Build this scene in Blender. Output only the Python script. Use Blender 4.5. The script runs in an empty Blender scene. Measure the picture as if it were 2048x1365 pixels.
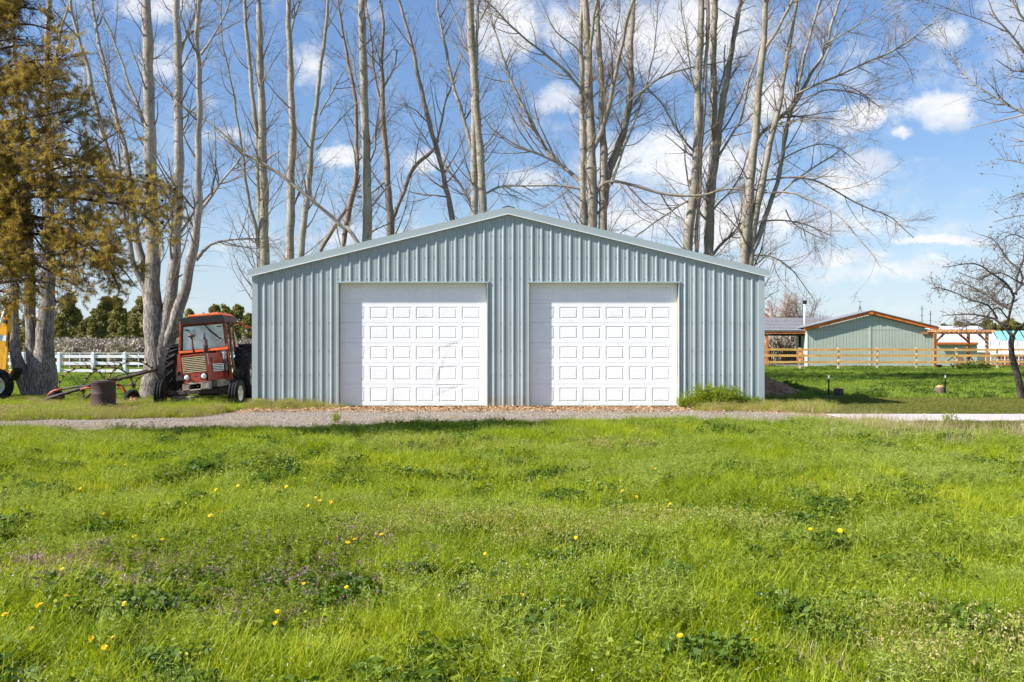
import bpy, math, random
import numpy as np
from mathutils import Vector, Matrix
rng = np.random.default_rng(7)
random.seed(7)
sc = bpy.context.scene
COL = sc.collection
R = math.radians
F = 1991.0; EYE = 1.47; HY = 692.0; CX = 1024.0

# ---------------------------------------------------------------- camera
cam = bpy.data.cameras.new('camera'); camo = bpy.data.objects.new('camera', cam); COL.objects.link(camo)
camo.location = (0, 0, EYE); camo.rotation_euler = (R(90), 0, 0)
cam.lens = 35; cam.sensor_width = 36; cam.shift_y = (HY-682.5)/2048; cam.clip_end = 3000; cam.clip_start = .05
sc.camera = camo
# ---------------------------------------------------------------- light
SUN = Vector((-1.19, -0.37, 1.0)).normalized()
elev = math.asin(SUN.z)
sl = bpy.data.lights.new('sun', 'SUN'); sl.energy = 4.6; sl.angle = R(.55); sl.color = (1, .955, .88)
so = bpy.data.objects.new('sun', sl); COL.objects.link(so)
so.rotation_euler = SUN.to_track_quat('Z', 'Y').to_euler()
sc.view_settings.view_transform = 'Standard'; sc.view_settings.look = 'None'
sc.view_settings.exposure = 1.12; sc.view_settings.gamma = 1.0; sc.view_settings.use_curve_mapping = False
sc.cycles.max_bounces = 5; sc.cycles.diffuse_bounces = 3; sc.cycles.glossy_bounces = 3; sc.cycles.transparent_max_bounces = 10
sc.cycles.use_adaptive_sampling = True; sc.cycles.adaptive_threshold = .015

class NT:
    """tiny node helper"""
    def __init__(s, tree): s.t = tree; s.n = tree.nodes; s.l = tree.links
    def new(s, typ, **kw):
        n = s.n.new(typ)
        for k, v in kw.items(): setattr(n, k, v)
        return n
    def link(s, a, b): s.l.new(a, b)
    def val(s, sock, v):
        if hasattr(v, 'default_value') or hasattr(v, 'is_linked'): s.l.new(v, sock)
        else: sock.default_value = v
    def math(s, op, a, b=0.0, c=0.0, clamp=False):
        n = s.n.new('ShaderNodeMath'); n.operation = op; n.use_clamp = clamp
        s.val(n.inputs[0], a); s.val(n.inputs[1], b)
        if op in ('MULTIPLY_ADD', 'SMOOTH_MIN'): s.val(n.inputs[2], c)
        return n.outputs[0]
    def noise(s, vec, scale, detail=4, rough=.55, dist=0.0, out=0):
        n = s.n.new('ShaderNodeTexNoise'); n.inputs['Scale'].default_value = scale
        n.inputs['Detail'].default_value = detail; n.inputs['Roughness'].default_value = rough
        n.inputs['Distortion'].default_value = dist
        if vec is not None: s.l.new(vec, n.inputs['Vector'])
        return n.outputs[out]
    def mapping(s, vec, scale=(1, 1, 1), loc=(0, 0, 0), rot=(0, 0, 0)):
        n = s.n.new('ShaderNodeMapping'); s.l.new(vec, n.inputs['Vector'])
        n.inputs['Scale'].default_value = scale; n.inputs['Location'].default_value = loc; n.inputs['Rotation'].default_value = rot
        return n.outputs[0]
    def ramp(s, fac, stops, interp='LINEAR'):
        n = s.n.new('ShaderNodeValToRGB'); s.l.new(fac, n.inputs[0]); cr = n.color_ramp; cr.interpolation = interp
        while len(cr.elements) < len(stops): cr.elements.new(.5)
        for e, (p, c) in zip(cr.elements, stops):
            e.position = p; e.color = (c, c, c, 1) if isinstance(c, (int, float)) else (*c[:3], 1)
        return n.outputs[0]
    def mix(s, fac, a, b, mode='MIX'):
        n = s.n.new('ShaderNodeMix'); n.data_type = 'RGBA'; n.blend_type = mode
        s.val(n.inputs[0], fac)
        for i, v in ((6, a), (7, b)):
            if isinstance(v, tuple): n.inputs[i].default_value = (*v[:3], 1)
            else: s.l.new(v, n.inputs[i])
        return n.outputs[2]
    def smooth(s, x, a, b):
        n = s.n.new('ShaderNodeMapRange'); n.interpolation_type = 'SMOOTHSTEP'
        s.val(n.inputs[0], x); n.inputs[1].default_value = a; n.inputs[2].default_value = b
        return n.outputs[0]

# ---------------------------------------------------------------- sky with clouds
w = bpy.data.worlds.new('World'); sc.world = w; w.use_nodes = True
t = NT(w.node_tree); t.n.clear()
sky = t.new('ShaderNodeTexSky', sky_type='NISHITA', sun_disc=False, sun_elevation=elev,
            sun_rotation=math.atan2(SUN.x, SUN.y), altitude=900, air_density=1.0, dust_density=.6, ozone_density=2.2)
geo = t.new('ShaderNodeTexCoord')
sep = t.new('ShaderNodeSeparateXYZ'); t.link(geo.outputs['Generated'], sep.inputs[0])
X, Y, Z = sep.outputs
zc = t.math('MAXIMUM', Z, 0.0)
# clouds lie on a layer overhead: direction / (height + small) squeezes them towards the horizon
den = t.math('ADD', zc, 0.16)
comb = t.new('ShaderNodeCombineXYZ')
t.link(t.math('DIVIDE', X, den), comb.inputs[0]); t.link(t.math('DIVIDE', Y, den), comb.inputs[1])
comb.inputs[2].default_value = 3.7
lay = comb.outputs[0]
warp = t.noise(geo.outputs['Generated'], 14, 5, .6)
n1 = t.noise(geo.outputs['Generated'], 4.2, 7, .62, .3)
n2 = t.noise(lay, 1.1, 7, .6, .2)
base = t.math('ADD', t.math('MULTIPLY', n1, .5), t.math('MULTIPLY', n2, .5))
# a few cloud banks where the day has them (azimuth tangent u, height tangent v)
ay = t.math('MAXIMUM', t.math('ABSOLUTE', Y), 0.05)
u = t.math('DIVIDE', X, ay); v = t.math('DIVIDE', Z, ay)
wn = t.noise(geo.outputs['Generated'], 11, 6, .65, 0, 1)
ws = t.new('ShaderNodeSeparateXYZ'); t.link(wn, ws.inputs[0])
u = t.math('ADD', u, t.math('MULTIPLY', t.math('SUBTRACT', ws.outputs[0], .5), .05))
v = t.math('ADD', v, t.math('MULTIPLY', t.math('SUBTRACT', ws.outputs[1], .5), .04))
front = t.math('GREATER_THAN', Y, 0.0)
blobs = [(1330, 60, 250, 95, 1.0), (1010, 60, 75, 80, .9), (1110, 195, 62, 34, 1.0), (1720, 238, 55, 34, .95), (1885, 230, 66, 40, 1.0),
         (1808, 271, 20, 11, .8), (1745, 335, 66, 34, .85), (1690, 372, 88, 30, .8), (1893, 72, 52, 34, .75), (2015, 50, 70, 85, .6), (325, 118, 66, 45, .75),
         (310, 10, 110, 34, .7), (615, 135, 52, 56, .75), (690, 312, 52, 26, .9), (850, 322, 48, 26, .85), (1045, 365, 70, 24, .9),
         (1350, 330, 210, 64, .8), (1400, 440, 300, 60, .9), (1640, 512, 150, 24, .85), (1900, 485, 130, 10, .8), (1800, 545, 300, 26, .6),
         (450, 280, 60, 18, .5), (560, 485, 190, 14, .5), (130, 330, 80, 28, .5), (740, 20, 50, 22, .5), (900, 470, 200, 26, .5), (1540, 190, 60, 80, .6)]
acc = None
for (bx_, by_, rx, ry, s_) in blobs:
    du = t.math('MULTIPLY', t.math('SUBTRACT', u, (bx_-CX)/F), F/rx)
    dv = t.math('MULTIPLY', t.math('SUBTRACT', v, (HY-by_)/F), F/ry)
    d2 = t.math('ADD', t.math('MULTIPLY', du, du), t.math('MULTIPLY', dv, dv))
    g = t.math('MULTIPLY', t.math('SUBTRACT', 1.35, d2), s_)
    g = t.math('MAXIMUM', g, 0.0)
    acc = g if acc is None else t.math('MAXIMUM', acc, g)
acc = t.math('MULTIPLY', acc, front)
fine = t.noise(geo.outputs['Generated'], 24, 7, .68)
dens = t.math('ADD', t.math('MULTIPLY', acc, .42), t.math('MULTIPLY', t.math('SUBTRACT', fine, .5), 1.25))
dens = t.math('ADD', dens, t.math('MULTIPLY', t.math('SUBTRACT', base, .465), 1.5))
cl = t.smooth(dens, .02, .58)
# low stratus veil near the horizon
veil = t.math('MULTIPLY', t.smooth(zc, .20, .015), t.math('ADD', .42, t.math('MULTIPLY', t.noise(t.mapping(geo.outputs['Generated'], (3, 3, 26)), 2.2, 5, .6), .55)))
shade = t.noise(t.mapping(geo.outputs['Generated'], (1, 1, 1.6), (0, 0, .05)), 13, 5, .6)
ccol = t.mix(t.smooth(shade, .38, .62), (5.9, 6.4, 7.3), (8.4, 8.4, 8.5))
skyb = t.mix(1.0, sky.outputs[0], (.98, 1.05, 1.13), 'MULTIPLY')
skyb = t.mix(t.smooth(zc, .02, .55), skyb, t.mix(1.0, skyb, (1.30, 1.35, 1.42), 'MULTIPLY'))
c1 = t.mix(t.math('MULTIPLY', veil, .8), skyb, (5.6, 6.4, 7.5))
c2 = t.mix(t.math('MULTIPLY', cl, .93), c1, ccol)
bg = t.new('ShaderNodeBackground'); t.link(c2, bg.inputs[0]); bg.inputs[1].default_value = .058
out = t.new('ShaderNodeOutputWorld'); t.link(bg.outputs[0], out.inputs[0])

# ---------------------------------------------------------------- materials
def new_mat(name):
    m = bpy.data.materials.new(name); m.use_nodes = True; t = NT(m.node_tree)
    b = t.n['Principled BSDF']; return m, t, b
def coords(t, kind='Object'):
    if kind == 'World':
        g = t.new('ShaderNodeNewGeometry'); return g.outputs['Position']
    return t.new('ShaderNodeTexCoord').outputs[kind]
def simple(name, col, rough=.6, var=.25, scale=6, bump=.15, metal=0.0, dirt=None, dirt_amt=.5, dirt_scale=2.0, kind='Object', stretch=(1, 1, 1), spec=.5, bscale=None):
    m, t, b = new_mat(name); co = t.mapping(coords(t, kind), stretch)
    n = t.noise(co, scale, 6, .6)
    lo = tuple(c*(1-var) for c in col); hi = tuple(min(1, c*(1+var)) for c in col)
    c = t.mix(t.smooth(n, .3, .7), lo, hi)
    if dirt:
        d = t.noise(co, dirt_scale, 7, .68, .4)
        c = t.mix(t.math('MULTIPLY', t.smooth(d, .62-.25*dirt_amt, .78-.2*dirt_amt), .9), c, dirt)
    t.link(c, b.inputs['Base Color']); b.inputs['Roughness'].default_value = rough; b.inputs['Metallic'].default_value = metal
    b.inputs['Specular IOR Level'].default_value = spec
    if bump:
        bn = t.new('ShaderNodeBump'); bn.inputs['Strength'].default_value = bump; bn.inputs['Distance'].default_value = .01
        t.link(t.noise(co, bscale or scale*5, 6, .6), bn.inputs['Height']); t.link(bn.outputs[0], b.inputs['Normal'])
    return m

M = {}
M['wall_metal'] = simple('grey_blue_painted_steel', (.325, .377, .385), .42, .07, .9, .05, 0, (.28, .33, .345), .25, 1.1, bscale=3)
def splash(m):
    t = NT(m.node_tree); b = t.n['Principled BSDF']; src = b.inputs['Base Color'].links[0].from_socket
    co = coords(t, 'World'); g = t.new('ShaderNodeSeparateXYZ'); t.link(co, g.inputs[0]); n = t.noise(co, 3.5, 6, .65)
    f = t.smooth(t.math('SUBTRACT', g.outputs[2], t.math('MULTIPLY', n, .55)), .08, -.22)
    t.link(t.mix(t.math('MULTIPLY', f, .55), src, (.33, .27, .20)), b.inputs['Base Color'])
splash(M['wall_metal'])
M['trim_metal'] = simple('grey_blue_trim_steel', (.355, .415, .425), .4, .05, .8, .03, 0, bscale=2)
M['roof_metal'] = simple('roof_steel', (.38, .43, .44), .4, .06, 1, .03)
M['dark_rubber_strip'] = simple('dark_foam_closure', (.02, .02, .022), .9, .2, 10)
M['door_white'] = simple('white_painted_steel_door', (.87, .875, .885), .38, .03, 2, .06, 0, (.74, .74, .74), .12, 1.3, bscale=14)
M['raw_wood'] = simple('bare_wood_jamb', (.42, .34, .2), .8, .3, 8, .2, stretch=(1, 1, .2))
M['screw'] = simple('screw_head', (.2, .25, .27), .4, .1, 10, 0)
M['rubber'] = simple('tyre_rubber', (.016, .016, .018), .85, .35, 5, .2, 0, (.06, .05, .04), .3, 3, spec=.2)
M['red'] = simple('faded_red_paint', (.31, .043, .017), .5, .3, 3, .12, 0, (.16, .045, .022), .5, 4)
M['orange_roof'] = simple('orange_red_roof_paint', (.75, .13, .03), .5, .15, 3, .05)
M['black'] = simple('black_paint', (.010, .010, .010), .8, .3, 6, .1, spec=.15)
M['cream'] = simple('cream_grille_paint', (.55, .44, .27), .5, .2, 8, .1)
M['cream_rim'] = simple('cream_rim_paint', (.62, .6, .5), .5, .2, 8, .1, 0, (.25, .16, .1), .4, 5)
M['rust'] = simple('rusty_steel', (.105, .052, .045), .75, .35, 7, .25, .15, (.22, .09, .04), .5, 4)
M['drum'] = simple('dark_rusted_drum', (.062, .032, .032), .65, .3, 5, .2, .2, (.15, .06, .035), .35, 4)
M['rust_dark'] = simple('dark_rusty_steel', (.055, .04, .036), .75, .4, 8, .3, .1, (.16, .08, .05), .45, 6)
M['rust_yellow'] = simple('rusty_yellow_rim', (.27, .18, .05), .7, .4, 9, .2, 0, (.05, .03, .02), .5, 8)
M['orange_paint'] = simple('worn_orange_paint', (.5, .11, .035), .55, .3, 6, .15, 0, (.16, .05, .03), .5, 5)
M['grey_cast'] = simple('weathered_grey_iron', (.30, .25, .22), .8, .3, 9, .3, 0, (.12, .07, .05), .5, 6)
M['chrome'] = simple('pitted_chrome', (.55, .5, .48), .35, .25, 10, .1, .8, (.2, .1, .06), .4, 8)
M['lamp_glass'] = simple('headlamp_lens', (.62, .62, .6), .15, .1, 20, .3)
M['yellow'] = simple('yellow_machine_paint', (.72, .36, .01), .45, .15, 3, .1, 0, (.2, .09, .02), .45, 4)
M['white_metal'] = simple('white_painted_metal', (.75, .75, .73), .4, .05, 4, .05)
M['vinyl'] = simple('white_vinyl', (.82, .83, .86), .5, .04, 1, 0)
M['fence_wood'] = simple('new_pine_rail', (.66, .38, .105), .7, .22, 3.5, .1, 0, (.40, .20, .05), .45, 6, stretch=(.5, 3, 3))
M['post_wood'] = simple('pale_pine_post', (.68, .54, .38), .75, .2, 5, .1)
M['siding'] = simple('sage_green_siding', (.44, .485, .42), .75, .06, 1, .05)
M['orange_trim'] = simple('orange_stained_trim', (.60, .16, .025), .6, .2, 3, .05)
M['cedar'] = simple('cedar_stain', (.42, .21, .085), .65, .3, 5, .1)
M['cedar_dark'] = simple('dark_cedar_stain', (.30, .10, .03), .65, .3, 5, .1)
M['concrete'] = simple('pale_concrete', (.46, .42, .405), .85, .06, 1.5, .1, 0, (.5, .45, .42), .3, 2.5, 'World')
M['foundation'] = simple('foundation_block', (.30, .28, .25), .9, .2, 4, .2)
M['tin_roof'] = simple('pale_tin_roof', (.62, .62, .66), .5, .08, 2, .1)
M['greenhouse'] = simple('translucent_panel', (.72, .69, .76), .5, .07, 1, 0)
M['teal'] = simple('teal_tarp', (.22, .58, .50), .5, .1, 1.5, .1)
M['brown'] = simple('brown_boards', (.22, .12, .06), .8, .25, 5, .1)
M['brick'] = simple('brick_red', (.33, .16, .10), .8, .25, 8, .2)
M['dirt'] = simple('bare_brown_earth', (.36, .19, .10), .95, .35, 5, .8, bscale=14)
M['sawn'] = simple('fresh_sawn_wood', (.62, .36, .15), .8, .2, 14, .1)
M['stump_bark'] = simple('stump_bark', (.13, .09, .075), .95, .45, 14, .9, stretch=(1, 1, .3))
M['cone'] = simple('cone_brown', (.03, .02, .015), .9, .3, 30, 0)
M['far_wall'] = simple('far_white_wall', (.6, .58, .55), .8, .1, 2, 0)
M['stack_white'] = simple('galvanised_pipe', (.72, .73, .76), .4, .05, 4, 0, .2)
M['fabric_brown'] = simple('brown_sling_fabric', (.16, .09, .06), .8, .2, 6, 0)
M['seat_grey'] = simple('grey_seat_vinyl', (.17, .19, .21), .5, .2, 5, .05)
M['fur'] = simple('pale_orange_broken_wood', (.55, .3, .12), .85, .3, 18, .3)

def glass(name, col=(.9, .95, 1), alpha=.35, rough=.04):
    m, t, b = new_mat(name)
    tr = t.new('ShaderNodeBsdfTransparent'); tr.inputs[0].default_value = (.93, .96, .96, 1)
    gl = t.new('ShaderNodeBsdfGlossy'); gl.inputs['Roughness'].default_value = rough; gl.inputs[0].default_value = (*col, 1)
    df = t.new('ShaderNodeBsdfDiffuse'); df.inputs[0].default_value = (.45, .46, .44, 1)
    co = coords(t); n = t.noise(co, 3, 5)
    mx0 = t.new('ShaderNodeMixShader'); t.link(t.math('MULTIPLY', t.smooth(n, .4, .8), .35), mx0.inputs[0]); t.link(gl.outputs[0], mx0.inputs[1]); t.link(df.outputs[0], mx0.inputs[2])
    mx = t.new('ShaderNodeMixShader'); mx.inputs[0].default_value = alpha*.22
    t.link(tr.outputs[0], mx.inputs[1]); t.link(mx0.outputs[0], mx.inputs[2]); t.link(mx.outputs[0], t.n['Material Output'].inputs[0])
    return m
M['glass'] = glass('dusty_cab_glass', alpha=1.5, rough=.3)

def shingle():
    m, t, b = new_mat('grey_asphalt_shingles'); co = coords(t)
    n = t.noise(t.mapping(co, (2.2, 7, 7)), 2.2, 5, .6); n2 = t.noise(co, 40, 3)
    c = t.mix(t.smooth(n, .35, .65), (.13, .13, .14), (.27, .27, .28)); c = t.mix(t.math('MULTIPLY', n2, .5), c, (.2, .19, .2))
    t.link(c, b.inputs['Base Color']); b.inputs['Roughness'].default_value = .95; return m
M['shingle'] = shingle()

def bark(name, light, dark, rough_h=1.6, lenticel=1.0):
    """smooth pale bark with dark cross marks high up, furrowed near the ground (world height drives the age)"""
    m, t, b = new_mat(name); co = coords(t, 'World'); g = t.new('ShaderNodeSeparateXYZ'); t.link(co, g.inputs[0])
    big = t.noise(t.mapping(co, (1, 1, .5)), 2.3, 6, .6)
    c = t.mix(t.smooth(big, .3, .7), tuple(x*.72 for x in light), tuple(min(1, x*1.15) for x in light))
    grn = t.noise(co, .55, 4, .6)
    c = t.mix(t.math('MULTIPLY', t.smooth(grn, .5, .7), .35), c, (light[0]*.8, light[1]*.88, light[2]*.55))
    len_ = t.noise(t.mapping(co, (3.2, 3.2, 26)), 1.5, 5, .62)
    c = t.mix(t.math('MULTIPLY', t.smooth(len_, .57, .66), .85*lenticel), c, dark)
    spots = t.noise(t.mapping(co, (1, 1, 1.7)), 5.5, 4, .6)
    c = t.mix(t.math('MULTIPLY', t.smooth(spots, .62, .70), .8), c, dark)
    fur = t.noise(t.mapping(co, (15, 15, 2.6)), 2.1, 8, .7, .8)
    low = t.math('MAXIMUM', t.smooth(g.outputs[2], rough_h*2.4, rough_h*.6), 0)
    low = t.math('MULTIPLY', low, 1.0)
    c = t.mix(t.math('MULTIPLY', t.smooth(fur, .60, .44), t.math('ADD', .28, t.math('MULTIPLY', low, .62))), c, tuple(x*.8 for x in dark))
    t.link(c, b.inputs['Base Color']); b.inputs['Roughness'].default_value = .9; b.inputs['Specular IOR Level'].default_value = .2
    bn = t.new('ShaderNodeBump'); bn.inputs['Strength'].default_value = .8; bn.inputs['Distance'].default_value = .035
    t.link(t.math('ADD', t.math('MULTIPLY', fur, t.math('ADD', .3, low)), t.math('MULTIPLY', len_, -.25)), bn.inputs['Height']); t.link(bn.outputs[0], b.inputs['Normal'])
    return m
M['bark'] = bark('pale_poplar_bark', (.385, .34, .275), (.08, .065, .05))
M['bark_brown'] = bark('brown_poplar_bark', (.33, .255, .20), (.075, .055, .045))
M['bark_old'] = bark('grey_furrowed_bark', (.44, .385, .345), (.12, .10, .085), 3.0, .5)
M['bark_dark'] = bark('dark_fruit_tree_bark', (.12, .095, .08), (.03, .025, .02), 1, .3)
def twigm(name, a, bcol):
    m, t, b = new_mat(name); co = coords(t, 'World'); n = t.noise(co, 1.1, 4)
    t.link(t.mix(t.smooth(n, .35, .65), a, bcol), b.inputs['Base Color']); b.inputs['Roughness'].default_value = .8; return m
M['twig'] = twigm('poplar_twigs', (.12, .075, .055), (.27, .20, .13))
M['twig_dark'] = twigm('dark_twigs', (.06, .045, .042), (.15, .10, .08))
M['twig_red'] = twigm('reddish_twigs', (.26, .16, .13), (.38, .26, .21))

def leafm(name, cols, scale=.35, trans=.42, attr=True, rough=.55, kind='World'):
    """foliage: cols = (dark, mid, light); varies over the ground, per blade (attribute 'v') and per instance"""
    m, t, b = new_mat(name); co = coords(t, kind)
    oi = t.new('ShaderNodeObjectInfo'); at = t.new('ShaderNodeAttribute', attribute_name='v')
    n = t.noise(co, scale, 5, .62, .3); n2 = t.noise(co, scale*6, 4, .6)
    f = t.math('ADD', t.math('MULTIPLY', n, .8), t.math('MULTIPLY', n2, .45))
    f = t.math('ADD', f, t.math('MULTIPLY', at.outputs['Fac'], .55))
    f = t.math('ADD', f, t.math('MULTIPLY', oi.outputs['Random'], .22))
    f = t.math('MULTIPLY', f, .545)
    c = t.ramp(f, [(.28, cols[0]), (.5, cols[1]), (.74, cols[2])])
    df = t.new('ShaderNodeBsdfPrincipled'); t.link(c, df.inputs['Base Color']); df.inputs['Roughness'].default_value = rough; df.inputs['Specular IOR Level'].default_value = .25
    tr = t.new('ShaderNodeBsdfTranslucent'); t.link(t.mix(1.0, c, (1.25, 1.15, .6), 'MULTIPLY'), tr.inputs[0])
    mx = t.new('ShaderNodeMixShader'); mx.inputs[0].default_value = trans
    t.link(df.outputs[0], mx.inputs[1]); t.link(tr.outputs[0], mx.inputs[2]); t.link(mx.outputs[0], t.n['Material Output'].inputs[0])
    return m
M['grass'] = leafm('meadow_grass', ((.085, .155, .003), (.235, .325, .004), (.47, .49, .035)))
M['grass_far'] = leafm('field_grass', ((.11, .18, .016), (.19, .29, .028), (.32, .37, .065)), .25)
M['lawn'] = leafm('mown_lawn', ((.09, .115, .018), (.16, .185, .03), (.28, .26, .08)), .3)
M['weed_dark'] = leafm('dark_broadleaf_weed', ((.035, .075, .010), (.075, .135, .014), (.14, .21, .03)), .6)
M['weed_pale'] = leafm('pale_feathery_weed', ((.15, .22, .015), (.26, .34, .035), (.42, .48, .14)), .6)
M['weed_mid'] = leafm('green_weed', ((.08, .14, .010), (.19, .265, .014), (.34, .38, .05)), .6)
M['straw'] = leafm('dry_grass', ((.25, .19, .10), (.40, .32, .18), (.58, .50, .34)), .7, .2)
M['straw_seed'] = leafm('brownish_seed_heads', ((.20, .15, .05), (.33, .27, .09), (.46, .40, .18)), .7, .2)
M['purple'] = leafm('purple_flowers', ((.13, .08, .08), (.28, .15, .19), (.42, .26, .34)), .9, .2)
M['white_fl'] = leafm('white_flowers', ((.5, .5, .42), (.65, .65, .58), (.8, .8, .76)), .9, .2)
M['leaf_litter'] = leafm('fallen_leaves', ((.2, .1, .05), (.38, .22, .11), (.6, .45, .28)), 1.5, .1)
M['dandelion'] = simple('dandelion_yellow', (.85, .58, .0), .6, .1, 40, 0)
M['stem_green'] = simple('green_stem', (.12, .16, .03), .6, .2, 30, 0)
M['conifer'] = leafm('golden_olive_needles', ((.16, .11, .03), (.33, .24, .065), (.57, .46, .15)), .55, .45)
M['conifer_twig'] = twigm('conifer_twigs', (.07, .04, .025), (.16, .10, .065))
M['juniper'] = leafm('juniper_foliage', ((.07, .078, .018), (.17, .165, .04), (.33, .30, .09)), .22, .2)
M['sage'] = leafm('sagebrush_foliage', ((.14, .115, .095), (.28, .24, .20), (.44, .40, .34)), .5, .15)
M['bud'] = leafm('leaf_buds', ((.12, .09, .03), (.22, .18, .07), (.3, .26, .12)), .5, .2)

def groundm():
    m, t, b = new_mat('meadow_soil'); co = coords(t, 'World')
    n = t.noise(co, .35, 6, .6, .3); n2 = t.noise(co, 9, 6, .65)
    c = t.mix(t.smooth(n, .35, .65), (.09, .13, .018), (.16, .20, .03))
    c = t.mix(t.smooth(n2, .45, .7), c, (.10, .08, .035))
    t.link(c, b.inputs['Base Color']); b.inputs['Roughness'].default_value = 1; b.inputs['Specular IOR Level'].default_value = .1
    return m
M['ground'] = groundm()
def gravelm():
    m, t, b = new_mat('packed_gravel'); co = coords(t, 'World')
    n = t.noise(co, .8, 6, .6); n2 = t.noise(co, 45, 6, .7); n3 = t.noise(co, 14, 4, .6)
    c = t.mix(t.smooth(n2, .35, .65), (.18, .14, .105), (.38, .32, .262))
    c = t.mix(t.math('MULTIPLY', t.smooth(n, .45, .65), .4), c, (.22, .15, .09))
    c = t.mix(t.math('MULTIPLY', t.smooth(n3, .6, .75), .4), c, (.1, .08, .06))
    t.link(c, b.inputs['Base Color']); b.inputs['Roughness'].default_value = 1; b.inputs['Specular IOR Level'].default_value = .1
    bn = t.new('ShaderNodeBump'); bn.inputs['Strength'].default_value = .8; bn.inputs['Distance'].default_value = .02
    t.link(n2, bn.inputs['Height']); t.link(bn.outputs[0], b.inputs['Normal']); return m
M['gravel'] = gravelm()
M['dust'] = simple('leafy_dust', (.30, .19, .11), 1, .3, 3, .5, 0, (.2, .15, .1), .5, 5, 'World')
M['pebble'] = leafm('pebbles', ((.12, .10, .09), (.27, .24, .21), (.5, .46, .42)), 8, 0)

# ---------------------------------------------------------------- geometry helpers
def Wp(x, y, D): return np.array(((x-CX)*D/F, D, EYE+(HY-y)*D/F))

def raw_mesh(name, V, Fq, mat=None, smooth=False, v=None):
    """V (n,3), Fq (m,k) arrays, all faces with k corners; v = optional per-vertex value"""
    V = np.ascontiguousarray(V, dtype=np.float32).reshape(-1, 3); Fq = np.ascontiguousarray(Fq, dtype=np.int32)
    me = bpy.data.meshes.new(name); k = Fq.shape[1]; m = len(Fq)
    me.vertices.add(len(V)); me.vertices.foreach_set('co', V.ravel())
    me.loops.add(m*k); me.loops.foreach_set('vertex_index', Fq.ravel())
    me.polygons.add(m); me.polygons.foreach_set('loop_start', np.arange(0, m*k, k, dtype=np.int32))
    try: me.polygons.foreach_set('loop_total', np.full(m, k, dtype=np.int32))
    except Exception: pass
    me.polygons.foreach_set('use_smooth', np.full(m, smooth, dtype=bool))
    if v is not None:
        a = me.attributes.new('v', 'FLOAT', 'POINT'); a.data.foreach_set('value', np.asarray(v, dtype=np.float32))
    me.update(calc_edges=True); me.validate()
    if mat: me.materials.append(M[mat] if isinstance(mat, str) else mat)
    return me

def tag(o, label=None, cat=None, group=None, kind=None):
    if label: o['label'] = label
    if cat: o['category'] = cat
    if group: o['group'] = group
    if kind: o['kind'] = kind
    return o
def link(name, me, parent=None, loc=None):
    o = bpy.data.objects.new(name, me); COL.objects.link(o)
    if parent: o.parent = parent
    if loc is not None: o.location = loc
    return o
def empty(name, loc, rz=0, label=None, cat=None, group=None):
    o = bpy.data.objects.new(name, None); COL.objects.link(o); o.location = tuple(float(c) for c in loc); o.rotation_euler = (0, 0, rz)
    o.empty_display_size = .2
    return tag(o, label, cat, group)
def copy_tree(o, parent=None):
    c = o.copy(); COL.objects.link(c)
    if parent: c.parent = parent
    for ch in list(o.children): copy_tree(ch, c)
    return c

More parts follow.
